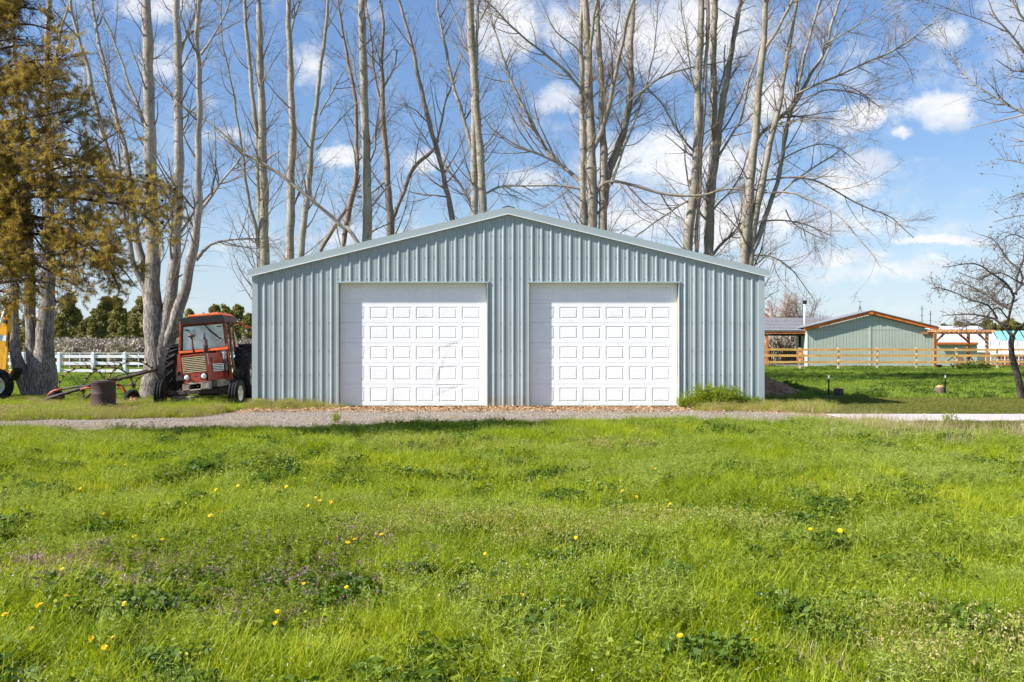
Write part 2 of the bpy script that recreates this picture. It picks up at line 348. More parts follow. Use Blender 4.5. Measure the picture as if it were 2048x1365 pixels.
class MB:
    def __init__(s): s.v = []; s.f = []
    def add(s, vs, fs):
        b = len(s.v); s.v += [tuple(float(c) for c in p) for p in vs]; s.f += [tuple(b+i for i in f) for f in fs]; return s
    def box(s, a, b):
        x0, y0, z0 = a; x1, y1, z1 = b
        return s.add([(x0,y0,z0),(x1,y0,z0),(x1,y1,z0),(x0,y1,z0),(x0,y0,z1),(x1,y0,z1),(x1,y1,z1),(x0,y1,z1)],
                     [(3,2,1,0),(4,5,6,7),(0,1,5,4),(1,2,6,5),(2,3,7,6),(3,0,4,7)])
    def prism(s, q, d):
        """quad/polygon q (front, seen counter-clockwise from the front) swept by vector d"""
        q = [np.array(p, float) for p in q]; d = np.array(d, float); n = len(q)
        fs = [tuple(range(n)), tuple(range(2*n-1, n-1, -1))]
        for i in range(n): j = (i+1) % n; fs.append((j, i, n+i, n+j))
        return s.add(q+[p+d for p in q], fs)
    def tube(s, pts, rad, k=8, cap=True):
        pts = np.array(pts, float); rad = np.broadcast_to(np.array(rad, float), (len(pts),))
        V, Fq = tubes(pts[None], rad[None], k); b = len(s.v)
        s.add(V, [tuple(f) for f in Fq])
        if cap:
            n = len(pts); s.f.append(tuple(b+i for i in range(k))[::-1]); s.f.append(tuple(b+(n-1)*k+i for i in range(k)))
        return s
    def beam(s, a, b, wd, ht):
        """rectangular bar from a to b; wd across (horizontal), ht the other way"""
        a = Vector(a); b = Vector(b); d = (b-a).normalized(); up = Vector((0, 0, 1)) if abs(d.z) < .95 else Vector((0, 1, 0))
        sd = d.cross(up).normalized(); u = sd.cross(d).normalized(); sd *= wd/2; u *= ht/2
        return s.add([a-sd-u, a+sd-u, a+sd+u, a-sd+u, b-sd-u, b+sd-u, b+sd+u, b-sd+u], [(3,2,1,0),(4,5,6,7),(0,1,5,4),(1,2,6,5),(2,3,7,6),(3,0,4,7)])
    def lathe(s, prof, center=(0, 0, 0), axis='Z', n=24):
        """prof: list of (r, h) along the axis"""
        c = np.array(center, float); vs = []
        for r, h in prof:
            for i in range(n):
                a = 2*math.pi*i/n; p = (r*math.cos(a), r*math.sin(a), h)
                if axis == 'X': p = (p[2], p[0], p[1])
                elif axis == 'Y': p = (p[0], -p[2], p[1])
                vs.append(c+np.array(p))
        fs = []
        for j in range(len(prof)-1):
            for i in range(n):
                k = (i+1) % n; fs.append((j*n+i, j*n+k, (j+1)*n+k, (j+1)*n+i))
        return s.add(vs, fs)
    def build(s, name, mat, parent=None, smooth=False, loc=None, bevel=0):
        me = bpy.data.meshes.new(name); me.from_pydata(s.v, [], s.f); me.update(); me.validate()
        me.materials.append(M[mat] if isinstance(mat, str) else mat)
        if smooth: me.polygons.foreach_set('use_smooth', [True]*len(me.polygons))
        o = link(name, me, parent, loc)
        if bevel:
            b = o.modifiers.new('bevel', 'BEVEL'); b.width = bevel; b.segments = 2; b.limit_method = 'ANGLE'
        return o

def tubes(P, Rd, k):
    """P (N,n,3) centre lines, Rd (N,n) radii -> verts, quads"""
    P = np.asarray(P, float); N, n, _ = P.shape
    T = np.gradient(P, axis=1); T /= np.linalg.norm(T, axis=2, keepdims=True)+1e-9
    main = P[:, -1]-P[:, 0]; main /= np.linalg.norm(main, axis=1, keepdims=True)+1e-9
    ref = np.where(np.abs(main[:, 2:3]) > .8, np.array([[.2, 1., .1]]), np.array([[.1, .2, 1.]]))
    ref = np.repeat(ref[:, None], n, 1)
    U = np.cross(T, ref); U /= np.linalg.norm(U, axis=2, keepdims=True)+1e-9
    W = np.cross(T, U)
    a = np.arange(k)*2*math.pi/k
    V = P[:, :, None]+Rd[:, :, None, None]*(np.cos(a)[None, None, :, None]*U[:, :, None]+np.sin(a)[None, None, :, None]*W[:, :, None])
    V = V.reshape(-1, 3)
    i = np.arange(N)[:, None, None]; j = np.arange(n-1)[None, :, None]; q = np.arange(k)[None, None, :]; q2 = (q+1) % k
    b = i*n*k
    Fq = np.stack([b+j*k+q+0*i, b+j*k+q2, b+(j+1)*k+q2, b+(j+1)*k+q], -1).reshape(-1, 4)
    return V, Fq

def join_arrays(parts):
    Vs, Fs, off = [], [], 0
    for V, Fq in parts: Vs.append(V); Fs.append(Fq+off); off += len(V)
    return np.concatenate(Vs), np.concatenate(Fs)

def vnoise(x, y, s, seed=0):
    """smooth value noise in 0..1 (arrays)"""
    g = np.random.default_rng(seed).random((64, 64)); x = np.asarray(x, float)/s; y = np.asarray(y, float)/s
    xi = np.floor(x).astype(int); yi = np.floor(y).astype(int); fx = x-xi; fy = y-yi
    fx = fx*fx*(3-2*fx); fy = fy*fy*(3-2*fy)
    a = g[xi % 64, yi % 64]; b = g[(xi+1) % 64, yi % 64]; c = g[xi % 64, (yi+1) % 64]; d = g[(xi+1) % 64, (yi+1) % 64]
    return (a*(1-fx)+b*fx)*(1-fy)+(c*(1-fx)+d*fx)*fy
def fnoise(x, y, s, seed=0): return .55*vnoise(x, y, s, seed)+.3*vnoise(x, y, s*.45, seed+1)+.15*vnoise(x, y, s*.2, seed+2)

def meadow_edge(x):
    x = np.asarray(x, float)
    e = np.interp(x, [-14, -9, -4.5, -2, 0, 2, 4, 5.6, 6.4, 7.6, 8.3, 9, 14], [16.6, 16.9, 17.5, 18.2, 19.2, 19.1, 18.8, 18.5, 17.3, 16.7, 16.4, 15.9, 15.6])
    return e+(fnoise(x, x*0+3, 1.1, 11)-.5)*np.where(x > 6, .4, 1.2)
def hgt(x, y):
    x = np.asarray(x, float); y = np.asarray(y, float)
    m = np.clip((meadow_edge(x)-.1-y)/2.5, 0, 1)
    z = m*((fnoise(x, y, 2.6, 5)-.5)*.22+(fnoise(x, y, .8, 9)-.5)*.06)
    far = np.clip((y-28)/4, 0, 1)*np.clip((62-y)/5, 0, 1)
    return z+far*(fnoise(x, y, 3.5, 15)-.4)*.22*np.clip((y-30)/6, .15, 1)

# ================================================================ ground
def grid_mesh(name, xs, ys, zf, mat):
    Xg, Yg = np.meshgrid(xs, ys, indexing='ij'); Zg = zf(Xg, Yg)
    V = np.stack([Xg, Yg, Zg], -1).reshape(-1, 3); nx, ny = len(xs), len(ys)
    i = np.arange(nx-1)[:, None]*ny+np.arange(ny-1)[None]
    Fq = np.stack([i, i+ny, i+ny+1, i+1], -1).reshape(-1, 4)
    return raw_mesh(name, V, Fq, mat, True)
xs = np.concatenate([[-1500, -600, -250, -120, -70, -50], np.arange(-40, -14, .8), np.arange(-14, 14, .2), np.arange(14, 42, .8), [50, 70, 120, 250, 600, 1500]])
ys = np.concatenate([[-200, -80, -30, -10, -4, 0], np.arange(2, 22, .2), np.arange(22, 66, .6), [75, 90, 120, 180, 300, 600, 1500]])
tag(link('ground', grid_mesh('ground', xs, ys, hgt, 'ground')), kind='structure')

def strip(name, xs, y0, y1, z, mat, ny=3):
    V, Fq = [], []
    for i, x in enumerate(xs):
        for j in range(ny): V.append((x, y0[i]+(y1[i]-y0[i])*j/(ny-1), z))
    for i in range(len(xs)-1):
        for j in range(ny-1): a = i*ny+j; Fq.append((a, a+ny, a+ny+1, a+1))
    return link(name, raw_mesh(name, np.array(V), np.array(Fq), mat))
gx = np.arange(-22, 8.01, .12)
gfar = lambda x: np.interp(x, [-22, -14, -9, -6.6, -5.4, 0, 5, 6.4, 8], [19.6, 19.4, 19.6, 20.4, 22.2, 22.5, 22.1, 20.9, 20.2])+(fnoise(x, x*0+9, .9, 31)-.5)*.8
gnear = lambda x: meadow_edge(x)-.35
dx_ = np.arange(-6.6, 7.4, .12)
tag(strip('dusty_ground', dx_, gfar(dx_)-.9, np.minimum(23.79, gfar(dx_)+np.where(dx_ > 6.2, 1.2, 9)), .004, 'dust'), kind='structure')
tag(strip('gravel_road', gx, gnear(gx), np.maximum(gfar(gx), gnear(gx)+.4), .008, 'gravel'), kind='structure')
def slab(name, x0, x1, y0, y1, h):
    o = MB().box((x0, y0, -.1), (x1, y1, h)).build(name, 'concrete', bevel=.012); return tag(o, kind='structure')
slab('concrete_driveway', 6.7, 9.2, 19.1, 21.2, .02); slab('concrete_driveway', 9.21, 12.6, 19.1, 21.2, .02); slab('concrete_driveway', 12.61, 30, 19.1, 21.2, .02)
fx = np.arange(-60, -5, .6)
tag(strip('farm_track', fx, 51.5+0*fx, 56.5+0*fx, .03, 'gravel'), kind='structure')

# ================================================================ garage
GX, GY = -.09, 23.8
HWD = 6.12                      # half width
EAVE, RIDGE = 3.14, 4.62        # underside of the rake trim at corner and ridge
garage = empty('metal_garage', (GX, GY, 0), 0, 'wide grey-blue ribbed metal garage with a low gable roof and two white doors', 'garage')
top = lambda x: RIDGE-(RIDGE-EAVE)*abs(x)/HWD
DEPTH = 14.0
doors = [(-4.07, -.485), (.485, 4.09)]; DH = 2.97
def rib_profile(x0, x1):
    """front profile of the ribbed sheet between x0 and x1: list of (x, y), ribs every 229 mm"""
    pitch = .2286; pts = [(x0, 0)]; k0 = math.floor((x0+20)/pitch)-1
    for k in range(k0, k0+int((x1-x0)/pitch)+4):
        c = k*pitch-20+.0
        for dx, dy in ((-.030, 0), (-.013, -.021), (.013, -.021), (.030, 0), (.068, 0), (.074, -.0035), (.084, -.0035), (.090, 0), (.128, 0), (.134, -.0035), (.144, -.0035), (.150, 0)):
            x = c+dx
            if x0+.001 < x < x1-.001: pts.append((x, dy))
    pts.append((x1, 0)); pts.sort(); return pts
def wall_panel(x0, x1, zb):
    pts = rib_profile(x0, x1); V = []; fs = []
    if x0 < 0 < x1: pts.append((0.0, 0)); pts.sort()
    for x, y in pts: V += [(x, y, zb), (x, y, top(x)-.01)]
    for i in range(len(pts)-1): fs.append((2*i, 2*i+2, 2*i+3, 2*i+1))
    MB().add(V, fs).build('wall_panel', 'wall_metal', garage)
cuts = sorted(set([-HWD+.13, HWD-.13]+[d for dd in doors for d in dd]+[k*.9144 for k in range(-6, 7)]))
cuts = [c for i, c in enumerate(cuts) if i == 0 or c-cuts[i-1] > .05]
for a, b in zip(cuts[:-1], cuts[1:]):
    mid = (a+b)/2; over = any(d0 < mid < d1 for d0, d1 in doors)
    wall_panel(a, b, DH+.03 if over else .03)
for s in (-1, 1):
    MB().box((min(s*(HWD-.14), s*HWD), -.028, .0), (max(s*(HWD-.14), s*HWD), .12, EAVE+.02)).build('corner_trim', 'trim_metal', garage)
    # rake trim: deep fascia along the slope with a thin turned-out lip
    e = HWD+.10; f_ = lambda x, dz: (s*x, -.075, top(x)+dz)
    q = [f_(0, 0), f_(e, 0), f_(e, .165), f_(0, .165)]
    if s < 0: q = q[::-1]
    m = MB().prism(q, (0, .05, 0)); m.build('rake_trim', 'trim_metal', garage)
    q = [f_(0, -.014), f_(e, -.014), f_(e, -.001), f_(0, -.001)]
    if s < 0: q = q[::-1]
    MB().prism([(p[0], -.088, p[2]) for p in q], (0, .07, 0)).build('drip_edge', 'vinyl', garage)
    q = [f_(0, .13), f_(e-.02, .13), f_(e-.02, .158), f_(0, .158)]
    if s < 0: q = q[::-1]
    MB().prism([(p[0], -.024, p[2]) for p in q], (0, DEPTH+.1, 0)).build('roof', 'roof_metal', garage)
    xs_ = s*(HWD-.002)
    MB().box((min(xs_, xs_-s*.03), .121, 0), (max(xs_, xs_-s*.03), DEPTH, EAVE+.1)).build('side_wall', 'wall_metal', garage)
MB().prism([(-HWD+.04, DEPTH-.03, 0), (HWD-.04, DEPTH-.03, 0), (HWD-.04, DEPTH-.03, EAVE+.1), (0, DEPTH-.03, RIDGE+.1), (-HWD+.04, DEPTH-.03, EAVE+.1)], (0, .03, 0)).build('back_wall', 'wall_metal', garage)
r = MB()
for s in (-1, 1):
    q = [(0, -.03, RIDGE+.167), (s*.155, -.03, RIDGE+.13), (s*.155, -.03, RIDGE+.15), (0, -.03, RIDGE+.20)]
    r.prism(q if s > 0 else q[::-1], (0, DEPTH, 0))
r.build('ridge_cap', 'dark_rubber_strip', garage)
scr = MB()
for k in range(-26, 27):
    for zz in (.78, 1.36, 2.0+.02, 3.07, 3.58, 4.1):
        x = k*.2286+.045
        if abs(x) > HWD-.2 or zz > top(x)-.1: continue
        if any(d0-.02 < x < d1+.02 for d0, d1 in doors) and zz < DH+.05: continue
        scr.box((x-.008, -.011, zz-.008), (x+.008, 0, zz+.008))
tag(scr.build('screws', 'screw', garage), kind='stuff')

# doors: five-inch recess, six sections of six embossed panels
REC = .138
def dent(x, z, amt):
    """crumple near the lower right of the left door"""
    if not amt: return 0.0
    a = math.exp(-(((x-2.48)/.42)**2+((z-.72)/.62)**2))*.008
    k = (x-2.30)+.25*math.sin(z*3.1)*.5-.10
    a += math.exp(-(k/.045)**2)*math.exp(-((z-.85)/.42)**2)*-.007
    k2 = (z-1.42)-.42*(x-2.55)
    a += math.exp(-(k2/.05)**2)*math.exp(-((x-2.65)/.33)**2)*.006
    k3 = (z-.40)-.42*(x-2.65)
    a += math.exp(-(k3/.05)**2)*math.exp(-((x-2.65)/.3)**2)*.006
    k4 = (z-1.02)-.15*(x-2.6)
    a += math.exp(-(k4/.05)**2)*math.exp(-((x-2.62)/.36)**2)*-.005
    return a
def make_door(x0, x1, dented):
    d = empty('garage_door', (x0, REC, 0)); d.parent = garage
    W_ = x1-x0; n = 6; zs = [0.03, .55, 1.06, 1.54, 2.03, 2.49, DH+.02]
    m0, pitch = .10, (W_-.2)/6; pw = .80*pitch; ins = .085
    for r_ in range(6):
        z0, z1 = zs[r_]+.0018, zs[r_+1]-.0018; hx = []
        ph0, ph1 = z0+.085, z1-.085
        # section: grid with openings
        gxs = [0]
        for c in range(6): a = m0+c*pitch+(pitch-pw)/2; gxs += [a, a+pw]
        gxs.append(W_); gzs = [z0, ph0, ph1, z1]
        def sub(lst, st): 
            o = []
            for a, b in zip(lst[:-1], lst[1:]):
                k = max(1, int((b-a)/st)); o += [a+(b-a)*i/k for i in range(k)]
            return o+[lst[-1]]
        fxs, fzs = (sub(gxs, .03), sub(gzs, .03)) if dented else (gxs, gzs)
        V = []; fs = []; nz = len(fzs)
        for x in fxs:
            for z in fzs: V.append((x, dent(x, z, dented), z))
        for i in range(len(fxs)-1):
            for j in range(nz-1):
                cx, cz = (fxs[i]+fxs[i+1])/2, (fzs[j]+fzs[j+1])/2
                hole = ph0 < cz < ph1 and any(gxs[1+2*c] < cx < gxs[2+2*c] for c in range(6))
                if not hole: a = i*nz+j; fs.append((a, a+nz, a+nz+1, a+1))
        # rolled edge lips of the section, top and bottom, and a shadow-gap behind
        mb = MB().add(V, fs)
        for z, dz in ((z0, -.0), (z1, .0)):
            mb.add([(0, 0, z), (W_, 0, z), (W_, .03, z), (0, .03, z)], [(0, 1, 2, 3)])
        mb.build('door_section', 'door_white', d)
        for c in range(6):
            a = gxs[1+2*c]; b = a+pw; V = []; fs = []
            rings = [(0, 0), (.005, .010), (.022, .010), (.05, .001)]
            if not dented:
                for (i_, y_) in rings: V += [(a+i_, y_, ph0+i_), (b-i_, y_, ph0+i_), (b-i_, y_, ph1-i_), (a+i_, y_, ph1-i_)]
                for q in range(3):
                    for e in range(4): e2 = (e+1) % 4; fs.append((q*4+e, q*4+e2, q*4+4+e2, q*4+4+e))
                fs.append((12, 13, 14, 15))
                if r_ < 5 and c == 0 or True:
                    MB().add(V, fs).build('raised_panel', 'door_white', d)
            else:
                nx_, nz_ = 22, 14; lv = lambda t: .008 if .004 <= t <= .028 else (0 if t < .002 else (.001 if t > .045 else .0062-(t-.028)/.017*.0052))
                px_ = sorted([0, .004, .028, .045, pw-.045, pw-.028, pw-.004, pw]+list(np.linspace(.07, pw-.07, 12)))
                H_ = ph1-ph0; pz_ = sorted([0, .004, .028, .045, H_-.045, H_-.028, H_-.004, H_]+list(np.linspace(.07, H_-.07, 9)))
                for x in px_:
                    for z in pz_:
                        t_ = min(x, pw-x, z, H_-z); V.append((a+x, lv(t_)+dent(a+x, ph0+z, 1), ph0+z))
                nn = len(pz_)
                for i in range(len(px_)-1):
                    for j in range(nn-1): k = i*nn+j; fs.append((k, k+nn, k+nn+1, k+1))
                MB().add(V, fs).build('raised_panel', 'door_white', d)
    MB().box((0, .031, 0), (W_, .05, DH)).build('door_core', 'dark_rubber_strip', d)
    MB().box((0, .0, -.0), (W_, .03, .028)).build('bottom_seal', 'dark_rubber_strip', d)
    return d
for i, (a, b) in enumerate(doors):
    make_door(a+.035, b-.035, i == 0)
    MB().box((a-.03, -.034, DH), (b+.03, REC+.06, DH+.035)).build('door_header', 'trim_metal', garage)
    MB().box((a, -.03, .0), (a+.018, REC+.05, DH)).build('door_jamb', 'trim_metal', garage)
    MB().box((b-.018, -.03, .0), (b, REC+.05, DH)).build('door_jamb', 'trim_metal', garage)
    MB().box((a+.018, REC-.04, 0), (a+.035, REC+.05, DH)).build('jamb_board', 'raw_wood', garage)
    MB().box((b-.035, REC-.04, 0), (b-.018, REC+.05, DH)).build('jamb_board', 'raw_wood', garage)
# ================================================================ trees
def smooth_path(pts, n):
    """pts rows (x,y,z,r): Catmull-Rom resample to n rows"""
    P = np.array(pts, float); m = len(P)
    if m == 2: P = np.array([P[0], P[0]*.5+P[1]*.5, P[1]]); m = 3
    d = np.concatenate([[0], np.cumsum(np.linalg.norm(np.diff(P[:, :3], axis=0), axis=1)+1e-6)]); s = np.linspace(0, d[-1], n)
    out = np.empty((n, 4)); E = np.vstack([2*P[0]-P[1], P, 2*P[-1]-P[-2]])
    for i, q in enumerate(s):
        k = min(max(np.searchsorted(d, q)-1, 0), m-2); t_ = (q-d[k])/(d[k+1]-d[k]); a, b, c, e = E[k], E[k+1], E[k+2], E[k+3]
        out[i] = .5*((2*b)+(-a+c)*t_+(2*a-5*b+4*c-e)*t_**2+(-a+3*b-3*c+e)*t_**3)
    return out

def stem_world(pts, D, base=None, dy=0.0, grow_top=True, down=True, wob=.02):
    """pixel polyline (x, y, width px) at distance D -> world rows; dy = depth gained per metre of run"""
    P = []; acc = 0; last = None
    for x, y, wd in pts:
        if last is not None: acc += math.hypot(x-last[0], y-last[1])*D/F*dy
        last = (x, y); d = D+acc; p = Wp(x, y, d); P.append([*p, wd*d/F/2*(.88 if wd > 12 else .8)])
    P = [np.array(p) for p in P]
    if down and P[0][2] > .3:
        p0, p1 = P[0], P[1]; sl_ = (p1[0]-p0[0])/max(.5, p1[2]-p0[2]); z = p0[2]
        P.insert(0, np.array([p0[0]-sl_*z*.6, p0[1], -.1, p0[3]*1.25]))
    if grow_top and pts[-1][1] <= 30:
        p = P[-1]; q = P[-2]; d = (p[:3]-q[:3]); d /= np.linalg.norm(d); L = 2.2+rng.random()*2.5 if p[3] > .05 else 1.2
        for k in (1, 2): P.append(np.array([*(p[:3]+d*L*k/2+np.array([rng.normal()*.12, rng.normal()*.2, 0])*k), p[3]*(1-.42*k)]))
    L = sum(np.linalg.norm(b[:3]-a[:3]) for a, b in zip(P[:-1], P[1:])); n = int(min(70, max(8, L*4)))
    S = smooth_path(P, n); S[:, 3] = np.maximum(S[:, 3], .006)
    ph = rng.random(4)*6
    if wob:
        t_ = np.linspace(0, 1, n)*L
        S[:, 0] += wob*np.sin(t_*2.1+ph[0])*.8+wob*.5*np.sin(t_*5.3+ph[1]); S[:, 1] += wob*np.sin(t_*1.7+ph[2])
        S[:, 3] *= 1+.05*np.sin(t_*4.1+ph[3])+rng.normal(0, .02, n)
    return S

def grow(curves, per_m, tr, length, ang, rad, up, noise, nseg, seed_r=None, cap=None, planar=.0, droop=0.0, minr=.003):
    """new shoots on the curves [(n,4) arrays]: returns (N,nseg,3),(N,nseg)"""
    Ps, Rs = [], []
    for S in curves:
        L = np.linalg.norm(np.diff(S[:, :3], axis=0), axis=1).sum(); N = rng.poisson(per_m*L*(tr[1]-tr[0]))
        if cap: N = min(N, cap)
        if N < 1: continue
        t_ = tr[0]+(tr[1]-tr[0])*rng.random(N); f = t_*(len(S)-1); i = np.minimum(f.astype(int), len(S)-2); fr = (f-i)[:, None]
        p = S[i]*(1-fr)+S[i+1]*fr; tan = S[i+1, :3]-S[i, :3]; tan /= np.linalg.norm(tan, axis=1, keepdims=True)+1e-9
        az = rng.normal(size=(N, 3)); az -= (az*tan).sum(1, keepdims=True)*tan; az /= np.linalg.norm(az, axis=1, keepdims=True)+1e-9
        a = np.radians(ang[0]+(ang[1]-ang[0])*rng.random(N))[:, None]
        d = tan*np.cos(a)+az*np.sin(a)
        Ln = length[0]+(length[1]-length[0])*rng.random(N)**1.5; Ln *= (1.15-.65*t_)
        r0 = np.minimum(p[:, 3]*.55, rad*(.5+.8*rng.random(N))*np.sqrt(Ln/length[1]+.15))
        r0 = np.maximum(r0, minr)
        P = np.empty((N, nseg, 3)); P[:, 0] = p[:, :3]; bend = rng.normal(0, noise, (N, 3)); k_up = up*(.5+rng.random(N))
        for s in range(1, nseg):
            P[:, s] = P[:, s-1]+d*(Ln/(nseg-1))[:, None]
            d = d+rng.normal(0, noise, (N, 3))+bend*.5
            u_ = k_up-droop*(s/nseg)**2; d[:, 2] += u_
            d /= np.linalg.norm(d, axis=1, keepdims=True)
        tt = np.linspace(0, 1, nseg); Rr = r0[:, None]*(1-.75*tt)[None]
        Rr = np.maximum(Rr, minr*.8)
        Ps.append(P); Rs.append(Rr)
    if not Ps: return np.zeros((0, nseg, 3)), np.zeros((0, nseg))
    return np.concatenate(Ps), np.concatenate(Rs)
def as_curves(P, Rr): return [np.concatenate([P[i], Rr[i][:, None]], 1) for i in range(len(P))]

def flat_branches(stems, k1=1.0, L1=(.8, 3.2), tw=1.0, start=.12, minr=.0045, up=.10):
    cs = [S for S in stems]
    P1, R1 = grow(cs, k1*2.3, (start, .97), L1, (28, 62), .030, up, .07, 9, minr=minr*1.3, droop=.10)
    c1 = as_curves(P1, R1)
    P2, R2 = grow(c1, 4.8*tw, (.15, 1), (.3, 1.5), (25, 60), .009, .05, .09, 6, minr=minr*.9, droop=.22)
    c2 = as_curves(P2, R2)
    P3, R3 = grow(c2, 5.0*tw, (.2, 1), (.12, .6), (25, 60), .006, .0, .12, 4, minr=minr*.85, droop=.25)
    P4, R4 = grow(cs, 3.2*tw, (start*.6, 1), (.2, 1.1), (35, 80), .008, .02, .10, 5, minr=minr, droop=.2)
    return (P1, R1), (P2, R2), (P3, R3), (P4, R4)

NCACHE = [0]
def bare_tree(label, stems, limbs, D, mat='bark', k1=1.0, L1=(.8, 3.2), tw=1.0, group='bare poplars behind the garage', start=.12, twig='twig', name='poplar_tree', cat='tree', dys=None, minr=.0045, buds=0):
    S = [stem_world(s, D, dy=0) for s in stems]
    Lm = [stem_world(s, D, down=False, dy=rng.uniform(-.35, .35), wob=.03) for s in limbs]
    b = S[0][0]; root = empty(name, (b[0], b[1], 0), 0, label, cat, group); off = np.array([b[0], b[1], 0])
    for i, s in enumerate(S):
        V, Fq = tubes(s[None, :, :3]-off, s[None, :, 3], 14 if i == 0 else 12); link('trunk', raw_mesh('trunk', V, Fq, mat, True), root)
    for s in Lm:
        V, Fq = tubes(s[None, :, :3]-off, s[None, :, 3], 8); link('limb', raw_mesh('limb', V, Fq, mat, True), root)
    grp = flat_branches(S+Lm, k1, L1, tw, start, minr)
    ks = (5, 3, 3, 3); V, Fq = join_arrays([tubes(P-off, Rr, k) for (P, Rr), k in zip(grp, ks) if len(P)])
    tag(link('twigs', raw_mesh('twigs', V, Fq, twig, False), root), kind='stuff')
    if buds:
        tips = np.concatenate([P[:, -1] for P, _ in grp[1:]]+[P[:, 2] for P, _ in grp[1:]]); tips = tips[rng.random(len(tips)) < buds]-off
        V, Fq = leaf_quads(tips, .035); tag(link('buds', raw_mesh('buds', V, Fq, 'bud'), root), kind='stuff')
    return root
def leaf_quads(C, size, up=0.0):
    N = len(C); a = rng.normal(size=(N, 3)); a[:, 2] += up; a /= np.linalg.norm(a, axis=1, keepdims=True)
    b = np.cross(a, rng.normal(size=(N, 3))); b /= np.linalg.norm(b, axis=1, keepdims=True)+1e-9
    s = size*(.6+.8*rng.random(N))[:, None]
    V = np.stack([C-a*s, C+b*s*.35, C+a*s, C-b*s*.35], 1).reshape(-1, 3); i = np.arange(N)[:, None]*4
    return V, i+np.arange(4)[None]

# --- poplars standing behind the garage, left to right (pixel polylines: x, y, width)
DB = 40.0
bare_tree('bare grey poplar clump with many stems just left of the red tractor',
  [[(306,800,66),(310,740,50),(308,690,46),(308,640,46),(306,560,34),(304,470,30),(300,300,27),(297,150,24),(292,0,20)],
   [(318,798,40),(322,720,46),(335,640,31),(345,560,26),(352,480,24),(358,300,21),(356,150,18),(353,0,14)]],
  [[(335,700,34),(350,640,28),(372,570,24),(385,510,22),(395,440,18),(398,300,15),(397,150,13),(398,0,11)],
   [(304,640,26),(285,540,20),(275,480,16),(262,380,14),(245,280,12),(225,200,10),(205,120,9),(190,40,8),(185,-10,7)],
   [(304,600,18),(270,540,14),(255,450,12),(235,370,12),(215,300,12),(190,200,11),(170,120,10),(150,50,8),(142,0,7)],
   [(303,340,12),(290,260,9),(260,170,7),(230,90,5),(200,20,4)], [(392,520,9),(420,490,7),(470,480,5),(520,478,3)],
   [(396,425,8),(440,370,6),(480,320,4),(500,290,2)], [(358,120,9),(375,60,7),(395,15,6)], [(400,110,7),(430,70,5),(455,20,4)],
   [(352,480,7),(410,400,5),(470,330,3)], [(303,500,6),(340,440,5),(352,420,4)]], 27.5, 'bark_old', k1=1.3, tw=1.2, start=.2, group=None, L1=(.7, 2.4), minr=.0035)
bare_tree('thick three-stemmed grey poplar at the left edge, trunks spreading from one base',
  [[(84,800,62),(86,740,56),(90,690,42),(95,600,32),(97,480,28),(95,300,20),(92,170,15),(96,60,13),(100,-10,11)],
   [(72,796,40),(66,720,28),(62,640,23),(58,540,22),(54,420,19),(40,250,15),(25,60,12),(20,-10,10)],
   [(66,798,44),(46,752,34),(33,705,25),(28,640,20),(26,560,17),(18,420,14),(4,250,10)]],
  [[(90,220,9),(112,110,8),(125,60,6),(140,0,5)], [(88,640,8),(120,600,5),(150,585,3)], [(62,600,8),(40,585,5),(20,570,3)]], 28.4, 'bark_old', k1=.9, tw=.9, start=.15, group=None, L1=(.6, 1.8), minr=.0035)
bare_tree('slim pair of pale stems rising close to the left end of the garage roof',
  [[(529,533,22),(528,430,21),(527,369,20),(523,205,17),(519,82,14),(517,0,12)], [(521,533,11),(517,369,12),(511,246,11),(498,123,10),(492,41,9),(490,0,8)]],
  [[(517,492,10),(492,361,7),(482,287,6),(470,205,5),(446,88,4),(442,0,3)], [(560,303,3),(540,316,5),(527,330,6)][::-1]], DB-2)
bare_tree('straight pale poplar above the left garage door, second from the roof end',
  [[(580,521,19),(582,369,18),(585,246,15),(580,123,13),(578,0,11)]], [[(580,75,5),(590,40,5),(602,0,4)], [(585,420,5),(610,350,4),(620,330,3)]], DB)
bare_tree('poplar stem leaning to the right just beside the straight one above the left door',
  [[(601,515,15),(615,390,14),(628,246,12),(638,164,10),(646,102,9),(654,25,7),(657,0,6)]], [[(638,230,5),(670,175,4),(690,140,3)], [(632,300,4),(680,240,3),(720,200,2)]], DB-.8)
bare_tree('long thin grey pole leaning far to the left across the other stems',
  [[(716,486,11),(685,455,10),(644,418,9),(591,373,8),(533,332,7),(480,303,6),(440,262,5),(365,211,4),(300,150,3.5),(268,112,3)]], [], 37.0, k1=.8, start=.3, tw=.7)
bare_tree('thick pale poplar stem rising above the middle of the left garage door',
  [[(734,482,22),(734,390,21),(731,267,19),(727,164,18),(725,62,17),(723,0,16)]], [[(735,340,5),(748,300,5),(752,260,4),(765,180,3)], [(738,420,5),(765,385,4),(781,370,3)], [(729,215,5),(715,170,4),(705,120,3),(690,60,2)]], DB)
bare_tree('dark crooked brown-barked poplar leaning right, left of the thick pale stem',
  [[(685,494,12),(697,431,13),(712,349,12),(713,246,10),(708,185,9),(695,115,7.5),(683,53,6),(677,0,5)]],
  [[(640,504,10),(665,463,10),(689,422,9),(706,390,7),(722,350,4)], [(712,330,5),(740,290,3),(760,240,3)]], 42, 'bark_brown', twig='twig')
bare_tree('brown forked poplar right of the thick pale stem, one fork bending right and upward',
  [[(781,468,18),(779,410,16),(773,328,14),(767,246,12.5),(763,123,10),(767,62,8),(759,0,6)]],
  [[(784,440,12),(804,390,10),(829,336,10),(861,306,9),(874,279,6),(890,213,5),(902,176,4),(923,107,3)], [(767,240,7),(749,143,6),(742,82,5),(734,8,3)],
   [(766,180,5),(785,140,4),(795,100,3)], [(776,360,5),(735,390,4),(715,395,3)]], 42, 'bark_brown')
